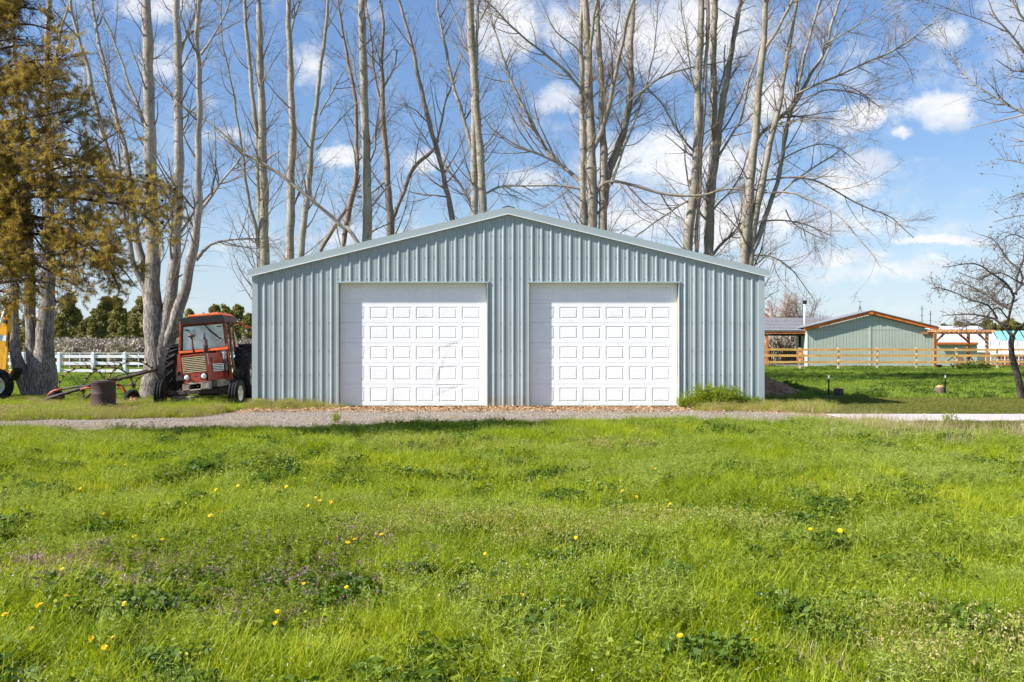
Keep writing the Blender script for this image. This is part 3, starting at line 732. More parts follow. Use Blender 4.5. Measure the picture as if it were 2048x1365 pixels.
bare_tree('brown poplar leaning to the left, ending above the right part of the left door',
  [[(905,439,13),(890,369,12),(874,299,12),(853,226,11),(837,156,9.5),(827,103,9),(812,53,7.5),(798,0,6)]], [[(862,250,4),(830,220,3),(800,210,2)], [(895,395,5),(860,390,3),(820,385,2)]], 41, 'bark_brown')
bare_tree('tall poplar with two stems pressed together and yellow lichen, left of the garage ridge',
  [[(966,424,19),(962,349,19),(955,246,18),(946,123,17),(939,0,16)], [(948,428,16),(948,349,15),(947,250,13),(950,150,10),(956,40,7),(958,0,5)]],
  [[(968,390,10),(948,308,9.5),(931,254,9),(911,185,9),(894,115,7.5),(882,53,6),(874,0,5)], [(956,424,6),(927,381,5),(882,320,4),(850,280,3),(800,190,2)], [(960,40,6),(975,10,5)],
   [(955,140,5),(930,90,4),(905,20,3)], [(962,300,4),(1000,250,3),(1020,180,2)], [(968,390,6),(1000,374,5),(1045,373,3),(1075,390,2)]], DB)
bare_tree('largest poplar clump, right of the ridge, many pale stems with long side limbs',
  [[(1184,455,25),(1184,369,24),(1180,246,21),(1176,123,18),(1170,0,15)], [(1166,449,16),(1165,287,14),(1163,164,12),(1162,82,10),(1164,0,9)], [(1205,459,19),(1207,349,18),(1205,246,15),(1201,143,13),(1196,41,10),(1195,0,8)]],
  [[(1207,410,22),(1213,357,22),(1234,299,17),(1252,246,16),(1260,185,15),(1262,82,13),(1266,0,10)], [(1187,304,10),(1201,267,11),(1213,230,11),(1226,180,10),(1238,115,9),(1254,41,8),(1268,0,6)],
   [(1172,381,11),(1143,349,10),(1103,312,10),(1062,246,8),(1033,185,7),(1012,135,6),(1000,98,5),(985,40,4),(975,0,3)], [(1127,332,8),(1094,316,7),(1053,299,6),(1020,283,4),(980,255,3),(960,225,2)],
   [(1180,213,9),(1156,172,7.5),(1123,135,7),(1082,103,6),(1041,70,5),(1000,29,4),(975,5,3)], [(1191,395,10),(1201,373,9),(1226,363,9),(1267,371,8.5),(1320,386,7.5),(1369,392,7),(1410,390,6),(1451,379,5),(1533,381,4)],
   [(1258,205,6),(1287,180,5),(1328,152,5),(1386,135,4),(1431,127,3),(1492,113,2)], [(1177,123,8),(1183,80,8),(1192,10,7)], [(1222,370,6),(1246,304,6),(1267,246,5),(1295,164,4),(1310,80,3),(1318,0,2)],
   [(1168,380,6),(1120,372,5),(1060,372,4),(1000,374,3)], [(1206,200,5),(1225,120,4),(1235,50,3),(1240,0,2)], [(1172,125,5),(1150,95,4),(1110,60,3),(1085,10,2)], [(1176,180,4),(1140,140,3),(1100,80,2)]], DB, k1=1.5, tw=1.25)
bare_tree('pale poplar pair with stems close together, left of the forked one',
  [[(1375,500,23),(1384,410,21),(1394,308,18),(1396,185,17),(1400,82,15),(1404,0,13)], [(1392,505,10),(1397,420,9),(1400,330,11),(1408,200,10),(1413,100,9),(1416,0,9)]],
  [[(1386,400,6),(1369,405,5),(1320,439,4),(1267,476,3)], [(1400,372,6),(1394,316,5.5),(1377,291,5),(1349,250,4.5),(1320,205,4),(1287,168,3)], [(1393,320,5),(1355,290,3),(1330,270,2)],
   [(1385,400,5),(1372,350,4),(1370,290,3)], [(1397,200,5),(1380,140,4),(1370,60,3),(1362,0,2)]], DB, k1=1.3)
bare_tree('pale poplar that forks into two tall stems with a dark side branch to the right',
  [[(1416,511,24),(1420,410,22),(1428,308,21),(1427,246,18),(1427,123,14),(1430,0,13)]],
  [[(1430,310,17),(1445,213,15),(1455,144,14),(1468,82,12),(1480,0,11)], [(1435,316,6),(1464,271,6),(1484,230,5),(1496,172,5),(1517,103,4),(1530,40,3)],
   [(1424,512,8),(1443,488,7),(1484,447,5),(1502,420,3)], [(1427,420,5),(1470,370,4),(1500,300,3)], [(1428,200,5),(1448,150,4),(1450,90,3)], [(1420,450,5),(1395,420,5),(1380,360,4)], [(1436,280,5),(1480,200,4),(1515,110,3)]], DB+.5, k1=1.2)
bare_tree('rightmost poplar clump fanning over the garage\'s right end with long drooping limbs',
  [[(1486,531,22),(1494,451,22),(1500,369,20),(1509,287,18),(1517,185,17),(1523,123,15),(1529,62,14),(1533,0,12)], [(1502,505,16),(1519,390,17),(1533,320,15),(1548,254,14),(1561,197,11),(1576,103,10),(1590,20,9),(1594,0,8)]],
  [[(1506,500,13),(1533,430,12),(1550,381,11),(1566,304,10),(1576,246,9),(1598,164,8),(1619,74,6),(1639,8,5)], [(1505,292,9),(1525,267,8),(1553,242,10),(1590,205,10),(1623,148,9),(1648,103,8),(1664,49,7),(1680,0,5)],
   [(1592,190,6),(1635,168,6),(1685,148,5.5),(1730,127,5),(1767,111,4.5),(1803,92,4),(1840,66,3),(1869,41,2.5),(1910,4,2)], [(1533,361,5),(1582,355,5),(1631,363,4.5),(1685,390,4),(1730,414,3.5),(1779,435,2.5),(1828,476,1.5)],
   [(1525,386,5),(1582,386,4.5),(1623,402,4),(1676,431,3.5),(1713,472,3),(1746,513,2),(1762,537,1.5)], [(1520,443,4.5),(1562,441,4),(1607,449,3),(1664,472,2)], [(1500,513,4.5),(1529,511,4),(1562,523,3.5),(1598,556,2.5),(1626,597,1.5)],
   [(1525,108,9),(1549,70,8),(1572,25,7),(1584,0,6)], [(1623,172,5),(1656,107,4),(1680,37,3.5),(1700,0,2.5)], [(1550,395,5),(1607,349,4.5),(1664,312,3),(1695,292,1.5)], [(1548,330,4),(1600,300,3.5),(1660,290,2.5),(1720,330,1.5)],
   [(1600,200,4),(1660,180,3.5),(1720,190,2.5),(1760,215,1.5)], [(1640,165,3.5),(1700,175,3),(1770,220,1.5)], [(1560,250,4),(1620,240,3),(1690,260,2),(1730,310,1.2)], [(1648,90,4),(1700,60,3),(1760,20,2)], [(1570,420,4),(1590,450,3),(1650,480,2)]], 39, k1=1.5, tw=1.2)
bare_tree('tree reaching in from the right edge, thin budding branches against the sky',
  [[(2330,800,60),(2320,600,50),(2290,400,40),(2260,200,30),(2240,0,20)]],
  [[(2288,330,14),(2160,270,10),(2080,240,7),(2048,226,6),(1996,199,5),(1951,168,4),(1922,139,3),(1902,107,2),(1886,62,1.5)], [(2270,250,14),(2150,180,9),(2075,130,7),(2048,98,6),(2021,66,5),(1992,33,4),(1972,-5,3)],
   [(2262,200,12),(2140,110,8),(2060,50,6),(2025,-5,5)], [(2048,230,4),(2009,240,3.5),(1972,248,2.5),(1943,256,2)], [(2150,180,5),(2060,145,4),(2030,142,3),(1992,119,2)],
   [(2260,180,8),(2130,160,5),(2060,150,3)], [(2288,400,8),(2150,330,5),(2070,290,4),(2020,275,2)], [(2288,420,8),(2150,370,5),(2060,330,4),(1995,318,2)], [(2290,450,7),(2150,400,4),(2060,385,3),(2010,400,2)], [(2021,66,3),(1960,40,2.5),(1900,20,2)], [(2300,470,7),(2120,445,4),(2050,430,3),(1985,445,2)]],
  23.0, 'bark', k1=2.6, tw=1.1, group=None, L1=(.4, 1.3), start=.25, minr=.003, buds=.35, twig='twig_dark')

# --- small spreading fruit tree at the right edge
def fruit_tree():
    D = 27.0
    tr = [stem_world([(2045,806,17),(2040,770,16),(2031,735,14.5),(2022,700,14),(2024,672,13)], D, down=True, grow_top=False, wob=.01)]
    ls = [[(2024,674,11),(2014,655,10),(1995,638,9),(1970,633,7),(1940,628,5.5),(1910,630,4),(1878,632,2)], [(2014,655,9),(2020,620,9),(2030,590,9),(2010,565,8),(1985,550,6),(1960,530,5),(1930,528,4),(1895,535,2)],
          [(2030,590,7),(2043,568,7),(2040,540,7),(2015,520,6),(2000,500,5),(1990,480,4),(1965,470,2)], [(2026,674,10),(2042,655,9),(2060,640,8),(2080,610,7),(2100,590,6),(2130,560,4),(2150,540,2)],
          [(1995,638,6),(1970,610,6),(1940,600,5),(1915,587,4),(1880,575,3),(1864,578,2)], [(2030,590,7),(2048,520,7),(2060,480,5),(2040,455,3)], [(1970,633,5),(1940,650,4),(1905,655,3)], [(2010,565,5),(1990,590,4),(1950,580,3),(1920,560,2)],
          [(2043,568,5),(2000,545,4),(1960,560,3),(1915,545,2)], [(2020,620,6),(1985,600,4),(1945,575,3),(1900,560,2)], [(2060,480,4),(2020,470,3),(1985,500,2)], [(2060,640,6),(2100,650,4),(2140,640,3)], [(2048,520,6),(2090,500,4),(2120,470,3)],
          [(2020,640,6),(1990,615,4),(1960,650,3),(1930,640,2)], [(2030,600,5),(2000,610,4),(1970,575,3)]]
    Lm = [stem_world(s, D, down=False, dy=d_, wob=.05) for s, d_ in zip(ls, [.2, -.3, .4, .1, -.5, .5, .6, .7, -.6, .8, -.3, .4, -.4, -.7, .9])]
    b = tr[0][0]; [S.__setitem__((slice(None), 3), S[:, 3]*.72) for S in Lm]; root = empty('fruit_tree', (b[0], b[1], 0), 0, 'small dark spreading fruit tree with a bent trunk at the right edge of the lawn', 'tree'); off = np.array([b[0], b[1], 0])
    for s in tr: V, Fq = tubes(s[None, :, :3]-off, s[None, :, 3], 12); link('trunk', raw_mesh('trunk', V, Fq, 'bark_dark', True), root)
    for s in Lm: V, Fq = tubes(s[None, :, :3]-off, s[None, :, 3], 7); link('limb', raw_mesh('limb', V, Fq, 'bark_dark', True), root)
    P1, R1 = grow(Lm, 14, (.1, 1), (.25, 1.0), (30, 80), .012, .04, .16, 8, minr=.004); c1 = as_curves(P1, R1)
    P2, R2 = grow(c1, 6.5, (.1, 1), (.12, .5), (30, 80), .007, .03, .2, 5, minr=.0035); c2 = as_curves(P2, R2)
    P3, R3 = grow(c2, 9, (.1, 1), (.05, .2), (30, 80), .004, .05, .2, 3, minr=.003)
    V, Fq = join_arrays([tubes(P-off, r_, k) for P, r_, k in ((P1, R1, 4), (P2, R2, 3), (P3, R3, 3))])
    tag(link('twigs', raw_mesh('twigs', V, Fq, 'twig_dark'), root), kind='stuff')
    tips = np.concatenate([P2[:, -1], P3[:, -1], P3[:, 1]]); tips = tips[rng.random(len(tips)) < .5]-off; V, Fq = leaf_quads(tips, .022)
    tag(link('buds', raw_mesh('buds', V, Fq, 'bud'), root), kind='stuff')
fruit_tree()

# --- the golden conifer hanging in from the left
def sprig(n=34, L=.20):
    """one needle tuft: triangles round a short axis along +Z"""
    V, Fq = [], []
    for i in range(n):
        z = L*.8*(i/n)**.8; a = rng.random()*6.28; el = R(35+30*rng.random()); l_ = L*(.32+.2*rng.random())
        d = np.array([math.cos(a)*math.sin(el), math.sin(a)*math.sin(el), math.cos(el)]); s = np.cross(d, rng.normal(size=3)); s /= np.linalg.norm(s)
        b = np.array([0, 0, z]); k = len(V); V += [b-s*.0045, b+s*.0045, b+d*l_]; Fq.append((k, k+1, k+2))
    return np.array(V), np.array(Fq)
def place(Vt, Ft, C, Dr, sc_):
    """copies of a template at points C, its +Z along Dr, scale sc_"""
    N = len(C); z = Dr/np.linalg.norm(Dr, axis=1, keepdims=True); r_ = rng.normal(size=(N, 3)); x = np.cross(r_, z); x /= np.linalg.norm(x, axis=1, keepdims=True)+1e-9; y = np.cross(z, x)
    Mx = np.stack([x, y, z], 1)                       # rows
    V = np.einsum('vk,nkj->nvj', Vt, Mx)*sc_[:, None, None]+C[:, None]
    Fq = (np.arange(N)[:, None, None]*len(Vt)+Ft[None]).reshape(-1, Ft.shape[1])
    return V.reshape(-1, 3), Fq
def conifer():
    D = 15.5
    tr = stem_world([(-160,890,60),(-150,600,52),(-140,300,40),(-130,0,28),(-128,-300,14)], D, grow_top=False, down=False)
    off = np.array([tr[0][0], D, 0]); root = empty('conifer_tree', off, 0, 'big golden-olive conifer with drooping boughs and cones hanging in from the left edge', 'tree')
    V, Fq = tubes(tr[None, :, :3]-off, tr[None, :, 3], 12); link('trunk', raw_mesh('trunk', V, Fq, 'bark_brown', True), root)
    boughs = [[(-135,200),(-60,60),(20,10),(95,20)], [(-130,120),(-60,20),(10,-20),(70,-30)], [(-132,160),(-40,70),(40,50),(110,70)], [(-133,190),(-50,110),(20,100),(90,95)], [(-136,240),(-30,160),(50,130),(130,115)], [(-138,260),(-40,200),(50,180),(140,190)], [(-130,60),(-50,0),(20,-10),(60,5)], [(-140,400),(-60,500),(20,545),(90,570)], [(-142,450),(-20,470),(80,530),(170,590)], [(-142,430),(20,440),(130,460),(210,530),(240,590)], [(-140,350),(-30,400),(60,470),(100,520)], [(-138,260),(-60,130),(30,80),(120,110)], [(-139,300),(-50,200),(40,170),(130,150)], [(-140,350),(-40,260),(60,230),(165,215)], [(-141,380),(-50,300),(60,270),(185,225)],
              [(-142,400),(-30,330),(80,310),(200,330)], [(-143,430),(-20,380),(90,360),(215,360),(300,372),(352,380)], [(-144,450),(-10,400),(110,400),(230,410),(310,405),(345,420)], [(-145,470),(-10,440),(120,440),(240,450)],
              [(-146,500),(-20,480),(110,470),(220,510),(270,570)], [(-146,520),(-30,520),(90,520),(190,560)], [(-148,540),(-40,560),(60,560),(140,590)], [(-148,560),(-60,580),(10,590),(60,610)], [(-140,330),(-60,280),(20,300),(110,280)],
              [(-146,500),(-50,430),(30,440),(160,430)], [(-128,20),(-60,-40),(20,-60),(80,-20)], [(-146,480),(0,500),(130,500),(235,480)], [(-140,380),(0,340),(130,330),(235,270)], [(-140,420),(20,390),(170,385),(260,420),(330,470)]]
    Lm = []
    for i, b in enumerate(boughs):
        dd = rng.uniform(-.8, 1.2); n_ = len(b)
        P = [np.array([*Wp(x, y, D+dd*j/(n_-1)), max(.009, .04*(1-j/(n_-1)*.85))]) for j, (x, y) in enumerate(b)]
        S = smooth_path(P, 14); S[:, 2] += .05*np.sin(np.linspace(0, 6, 14)+i); Lm.append(S)
        V, Fq = tubes(S[None, :, :3]-off, S[None, :, 3], 6); link('limb', raw_mesh('limb', V, Fq, 'conifer_twig', True), root)
    P1, R1 = grow(Lm, 36.0, (.22, 1), (.20, .72), (25, 85), .008, -.01, .10, 7, droop=.08, minr=.0028); c1 = as_curves(P1, R1)
    P2, R2 = grow(c1, 13, (.15, 1), (.08, .30), (25, 70), .004, .0, .1, 4, minr=.0022)
    V, Fq = join_arrays([tubes(P1-off, R1, 3), tubes(P2-off, R2, 3)]); tag(link('twigs', raw_mesh('twigs', V, Fq, 'conifer_twig'), root), kind='stuff')
    C = np.concatenate([P2[:, -1], P2[:, 2], P1[:, -1]]); Dr = np.concatenate([P2[:, -1]-P2[:, -2], P2[:, 2]-P2[:, 1], P1[:, -1]-P1[:, -2]]); Dr /= np.linalg.norm(Dr, axis=1, keepdims=True)+1e-9
    Dr[:, 2] += .15
    # thin the foliage in patches so that branchwork and sky show
    px = CX+C[:, 0]/C[:, 1]*F; keep = (fnoise(C[:, 0]*1.0+C[:, 1]*.4, C[:, 2], .6, 41) > .30+.10*rng.random(len(C)))
    keep &= (rng.random(len(C)) < np.where(px > 250, .6, .72)); C = C[keep]; Dr = Dr[keep]
    V, Fq = place(*sprig(), C, Dr, .5+.42*rng.random(len(C))); V -= off
    print('conifer sprigs', len(C))
    tag(link('foliage', raw_mesh('foliage', V, Fq, 'conifer', v=np.repeat(rng.random(len(C)), len(V)//len(C))), root), kind='stuff')
    ci = rng.choice(len(P1), 130); Cc = P1[ci, 4]-off+np.array([0, -.1, -.04]); mb = MB().lathe([(.001, -.035), (.022, -.02), (.028, 0), (.02, .025), (.001, .035)], n=6)
    V, Fq = place(np.array(mb.v), np.array(mb.f), Cc, rng.normal(size=(len(Cc), 3)), .6+.35*rng.random(len(Cc)))
    tag(link('cones', raw_mesh('cones', V, Fq, 'cone', True), root), kind='stuff')
conifer()

# --- background junipers, sagebrush, far bare trees
def bush_points(n, w_, h_, lobes, flat=1.0, sharp=0.0, fine=1.0):
    """leaf points in an uneven crown made of clumps"""
    out_ = []
    for _ in range(lobes):
        a = rng.random()*6.28; zt = rng.random()**(.8); rr = w_*(1-zt**1.3*sharp)*math.sqrt(rng.random())*.75
        c = np.array([rr*math.cos(a), rr*math.sin(a)*flat, h_*(.06+.86*zt)]); s = w_*(.20+.22*rng.random())*(1-.55*zt*sharp)*fine; vs_ = 1.0 if fine == 1 else 1.35
        p = rng.normal(size=(n//lobes, 3)); p /= np.linalg.norm(p, axis=1, keepdims=True); p *= (s*(.55+.5*rng.random(len(p))))[:, None]; p[:, 2] *= .9*vs_; out_.append(c+p)
    P = np.concatenate(out_); P[:, 2] = np.abs(P[:, 2]); return P
def bush_proto(n, w_, h_, lobes, size, mat, sharp, up=.3, fine=1.0):
    P = bush_points(n, w_, h_, lobes, sharp=sharp, fine=fine); V, Fq = leaf_quads(P, size, up); vv = np.repeat(rng.random(len(P)), 4); return raw_mesh('foliage', V, Fq, mat, v=vv)
jun = [bush_proto(10500, 1.35, 5.0, 120, .085, 'juniper', .80, 1.0, .62) for _ in range(4)]
junlist = [(138,600,96),(170,640,90),(192,622,100),(214,597,98),(238,612,92),(262,625,104),(284,603,95),(306,640,88),(118,640,86),(150,625,110),(232,585+22,112),(268,640,86),(430,622,100),(452,612,96),(476,618,104),(497,634,90),(520,640,95),
           (60,630,95),(20,625,100),(-15,620,95),(95,610,105),(330,615,108),(355,628,95),(380,630,102),(405,640,92),(186,650,84),(245,655,84),(470,655,84),(300,628,100),(-50,630,92)]
trk = MB().tube([(0, 0, -.1), (.05, 0, 1.5), (0, .05, 3)], [.13, .1, .05], 6)
tm = trk.build('trunk', 'bark_brown'); tmesh = tm.data; bpy.data.objects.remove(tm)
JO = ['first', 'second', 'third', 'fourth', 'fifth', 'sixth', 'seventh', 'eighth', 'ninth', 'tenth', 'eleventh', 'twelfth', 'thirteenth', 'fourteenth', 'fifteenth', 'sixteenth', 'seventeenth', 'eighteenth', 'nineteenth', 'twentieth']+['twenty-'+q for q in ('first', 'second', 'third', 'fourth', 'fifth', 'sixth', 'seventh', 'eighth', 'ninth')]+['thirtieth', 'thirty-first', 'thirty-second']
sizes = ['tallest', 'bushy', 'narrow', 'low']
for i, (x, y, D) in enumerate(junlist):
    h = EYE+(HY-y)*D/F; X_ = (x-CX)*D/F
    side = 'left of the big three-stemmed trunk' if x < 60 else ('behind the white fence between the two big grey trunks' if x < 300 else ('hidden mostly behind the tractor cab' if x < 420 else 'between the tractor cab and the garage'))
    jl = 'dark green juniper, %s from the left in the row behind the white fence' % JO[sorted(range(len(junlist)), key=lambda j: junlist[j][0]).index(i)]
    o = empty('juniper_tree', (X_, D, 0), rng.random()*6, jl, 'juniper', 'junipers '+side)
    f_ = link('foliage', jun[i % 4], o); s = h/5.2*1.04; s *= 1.12; o.scale = (s*1.35, s*1.35, s*rng.uniform(.95, 1.12)); tag(f_, kind='stuff'); link('trunk', tmesh, o)
sg = [bush_proto(2600, 1.3, 1.25, 26, .085, 'sage', .15, .9) for _ in range(3)]
for i in range(24):
    x = 95+i*19+rng.uniform(-5, 5); D = 70+rng.uniform(-4, 4)
    if i > 11: x = 290+(i-11)*18
    X_ = (x-CX)*D/F; s = 1.15+.4*rng.random()
    o = tag(link('sagebrush', sg[i % 3], None, (X_, D, 0)), 'pale grey sagebrush, %s from the left in the row behind the white fence' % JO[i], 'shrub', 'sagebrush behind the white fence'); o.scale = (s, s, s); o.rotation_euler = (0, 0, rng.random()*6)
for ki, (x, D, s) in enumerate(((1553, 74, 1.1), (1580, 75, 1.3), (1602, 74, 1.0))):
    o = tag(link('sagebrush', sg[1], None, ((x-CX)*D/F, D, 0)), 'pale dry bush under the porch roof, %s from the left' % JO[ki], 'shrub', 'dry bushes under the porch roof'); o.scale = (s, s, s*1.5)
for (x, y, D, n_, lab) in ((1560, 572, 92, 9, 'reddish leafless shrub tree behind the grey shingle roof, beside the garage'), (1607, 585, 95, 8, 'dark leafless shrub tree between the reddish one and the white chimney pipe'), (1640, 625, 90, 4, 'small leafless bush just right of the chimney pipe')):
    ls = []
    for k in range(n_):
        a = rng.uniform(-1, 1); xt = x+a*30; yt = y+abs(a)*18+rng.uniform(-4, 22); ls.append([(x+a*6, 690, 3.4), (x+a*16, (690+yt)/2, 2.6), (xt, yt, 1.2)])
    bare_tree(lab, [ls[0]], ls[1:], D, 'twig_red' if x == 1560 else 'bark_brown', k1=2.6, tw=1.0, L1=(.6, 1.8), group=None, twig='twig_red' if x == 1560 else 'twig_dark', name='shrub_tree', minr=.008)
DJ = ((1890,640,150),(1905,644,150),(1918,636,155),(1933,642,150),(1950,640,150),(1965,643,150),(1985,640,150),(2005,636,150),(2030,635,150),(2046,640,150),(1862,648,120),(1975,630,165),(2020,628,160))
for i, (x, y, D) in enumerate(DJ):
    h = EYE+(HY-y)*D/F; o = empty('juniper_tree', ((x-CX)*D/F, D, 0), rng.random()*6, 'distant dark juniper above the pale tin roof, %s from the left' % JO[sorted(range(13), key=lambda j: DJ[j][0]).index(i)], 'juniper', 'distant junipers above the tin roof'); tag(link('foliage', jun[i % 4], o), kind='stuff'); link('trunk', tmesh, o); o.scale = (h/5.2*1.8, h/5.2*1.8, h/5.2)
# ================================================================ tyres
def tyre_mesh(mb, c, Rr, w_, rim, n=36, ribs=3):
    """ribbed front tyre, axis X"""
    h = w_/2; prof = [(rim, -h*.8), (rim+(Rr-rim)*.5, -h), (Rr*.95, -h*.86)]
    for k in range(ribs):
        a = -h*.8+k*(h*1.6/ribs); b = a+h*1.6/ribs; prof += [(Rr, a+.008), (Rr, b-.012), (Rr*.93, b-.008), (Rr*.93, b)]
    prof += [(Rr*.95, h*.86), (rim+(Rr-rim)*.5, h), (rim, h*.8)]
    mb.lathe(prof, c, 'X', n); return mb
def lug_tyre(mb, c, Rr, w_, rim, n=22):
    h = w_/2; mb.lathe([(rim, -h*.75), (rim+(Rr-rim)*.6, -h), (Rr*.93, -h*.85), (Rr*.95, 0), (Rr*.93, h*.85), (rim+(Rr-rim)*.6, h), (rim, h*.75)], c, 'X', 40)
    c = np.array(c)
    for k in range(n):
        for s in (-1, 1):
            a0 = 2*math.pi*(k+(.5 if s > 0 else 0))/n; a1 = a0+.20; vs = []
            for (x, a) in ((s*h*1.0, a0+.0), (0, a1)):
                for r_ in (Rr*.90, Rr*1.0):
                    for da in (-.045, .045): vs.append(c+np.array([x, r_*math.cos(a+da), r_*math.sin(a+da)]))
            mb.add(vs, [(0, 1, 3, 2), (4, 6, 7, 5), (0, 4, 5, 1), (2, 3, 7, 6), (0, 2, 6, 4), (1, 5, 7, 3)])
    return mb
def rim_mesh(mb, c, rim, w_, side):
    h = w_/2; s = side
    mb.lathe([(rim, s*h*.78), (rim*.88, s*h*.62), (rim*.8, s*h*.1), (rim*.35, s*h*.05), (rim*.3, s*h*.45), (.001, s*h*.5)], c, 'X', 28); return mb

# ================================================================ tractor (image picks give the shape, each with its own depth)
TD = 24.3; TO = Wp(300+585/5.936, 815, TD); TO[2] = 0
def T(zx, zy, Y=0.0): return Wp(300+zx/5.936, 600+zy/5.936, TD+Y)-TO
tractor = empty('red_tractor', TO, 0, 'old faded red cab tractor with slatted grille parked against the left wall of the garage', 'tractor')
def quad(mb, picks, Y, d): return mb.prism([T(x, y, Y) for x, y in picks], d)
# hood: grille surround, side, top
g = MB(); yF = -.35
quad(g, [(372, 985), (398, 985), (392, 880), (388, 660), (370, 664)][::1], yF, (0, .05, 0))
g = MB()
quad(g, [(402, 988), (690, 960), (655, 632), (368, 662)], yF+.03, (0, 1.35, 0)); g.build('hood', 'red', tractor)
g = MB()
for pk in ([(402, 988), (410, 988), (382, 662), (368, 664)], [(680, 962), (692, 960), (658, 632), (646, 634)], [(368, 664), (374, 682), (652, 652), (650, 632)], [(395, 880), (402, 990), (692, 962), (684, 852)]):
    quad(g, pk, yF-.02, (0, .06, 0))
g.build('grille_frame', 'red', tractor)
quad(MB(), [(392, 880), (676, 852), (652, 652), (374, 682)], yF+.012, (0, .02, 0)).build('grille_back', 'black', tractor)
for k in range(9):
    f = (k+.35)/9; xl = 376+f*20; yl = 684+f*190; xr = 652+f*22; yr = 655+f*192
    MB().beam(T(xl, yl+6, yF-.012), T(xr, yr+6, yF-.012), .03, .020).build('grille_slat', 'cream', tractor)
for (x, y) in ((440, 926), (641, 907)):
    c = T(x, y, yF-.03); quad(MB(), [(x-38, y+38), (x+36, y+34), (x+32, y-38), (x-42, y-34)], yF-.028, (0, .03, 0)).build('headlight_box', 'black', tractor)
    h = MB().lathe([(.001, .03), (.045, .026), (.058, .012), (.064, 0)], c+np.array([0, -.015, 0]), 'Y', 20).build('headlight', 'lamp_glass', tractor, True)
MB().prism([T(505, 918, yF-.024), T(565, 912, yF-.024), T(564, 904, yF-.024), T(504, 910, yF-.024)], (0, .006, 0)).build('badge', 'rust_dark', tractor)
# side louvres of the hood with white bars (seen on the right side)
sd = lambda zx, zy: None
xr0 = T(690, 800, yF)[0]+.012
sx = lambda z: T(655, 632, yF)[0]+(T(655, 632, yF)[2]-z)/(T(655, 632, yF)[2]-T(690, 960, yF)[2])*(T(690, 960, yF)[0]-T(655, 632, yF)[0])
zt = T(700, 770, yF)[2]; zb_ = T(700, 850, yF)[2]
MB().prism([(sx(zb_)+.004, .10, zb_), (sx(zb_)+.004, .92, zb_+.0), (sx(zt)+.004, .92, zt), (sx(zt)+.004, .10, zt)], (.006, 0, 0)).build('louvre_panel', 'black', tractor)
for k in range(5):
    z = zb_+(zt-zb_)*k/4; MB().box((sx(z)+.008, .08, z-.010), (sx(z)+.022, .94, z+.010)).build('louvre_bar', 'white_metal', tractor)
MB().box((sx(zt)+.008, .9, zb_), (sx(zb_)+.022, .94, zt)).build('louvre_bar', 'white_metal', tractor)
zz1 = T(690, 655, yF)[2]; MB().box((sx(zt)-.02, .06, zt+.06), (sx(zt)+.010, .96, zz1-.06)).build('side_panel', 'red', tractor, bevel=.01)
MB().beam(T(676, 640, yF+.02), T(698, 770, yF+.02), .02, .02).build('trim_strip', 'chrome', tractor)
# stacks
MB().tube([T(528, 640, .2), T(507, 560, .2), T(492, 430, .2)], [.030, .028, .028], 12).build('air_intake', 'rust', tractor, True)
c = T(490, 425, .2); MB().lathe([(.03, -.05), (.085, -.03), (.09, .005), (.06, .03), (.001, .04)], c, 'Z', 18).build('intake_cap', 'rust', tractor, True)
e = MB().tube([T(668, 640, .45), T(660, 560, .45), T(650, 470, .45)], [.06, .062, .058], 12); e.build('muffler', 'rust_dark', tractor, True)
MB().tube([T(650, 470, .45), T(646, 440, .45), T(644, 395, .45)], [.035, .028, .026], 10).build('exhaust_tip', 'rust_dark', tractor, True)
# front weight bracket and axle
q = [(390, 1095), (700, 1062), (700, 968), (384, 1003)]
b = MB()
for pk in ([(390, 1093), (700, 1062), (700, 1045), (388, 1075)], [(386, 1020), (700, 985), (700, 968), (384, 1003)], [(388, 1093), (468, 1085), (468, 995), (384, 1003)], [(604, 1072), (702, 1062), (702, 968), (604, 980)]):
    quad(b, pk, yF-.22, (0, .20, 0))
b.build('bumper', 'grey_cast', tractor, bevel=.008)
quad(MB(), [(466, 1085), (606, 1070), (606, 980), (466, 995)], yF-.10, (0, .03, 0)).build('bumper_recess', 'black', tractor)
for x in (500, 570): MB().lathe([(.001, .01), (.012, .006), (.012, 0)], T(x, 1034-(x-500)*.1, yF-.105), 'Y', 8).build('bolt', 'chrome', tractor)
MB().beam(T(215, 1112, .02), T(560, 1092, .02), .10, .10).build('front_axle', 'rust_dark', tractor, bevel=.01)
MB().beam(T(540, 1092, .02), T(960, 1082, .02), .10, .10).build('front_axle', 'rust_dark', tractor, bevel=.01)
quad(MB(), [(420, 1090), (700, 1062), (700, 985), (400, 1010)], .05, (0, 1.3, 0)).build('front_frame', 'rust_dark', tractor)
quad(MB(), [(460, 1030), (800, 1030), (800, 950), (460, 960)], .3, (0, 1.6, 0)).build('engine', 'grey_cast', tractor)
quad(MB(), [(560, 1140), (830, 1140), (830, 1020), (560, 1020)], .7, (0, 1.3, 0)).build('gearbox', 'rust_dark', tractor)
MB().tube([T(320, 1040, -.1), T(350, 1010, -.05), T(385, 1000, 0)], .008, 5).build('hose', 'black', tractor)
for k, (xa, ya, xb, yb) in enumerate(((330, 1080, 420, 1040), (350, 1060, 400, 1075))): MB().beam(T(xa, ya, .05), T(xb, yb, .1), .03, .03).build('steering_rod', 'rust', tractor)
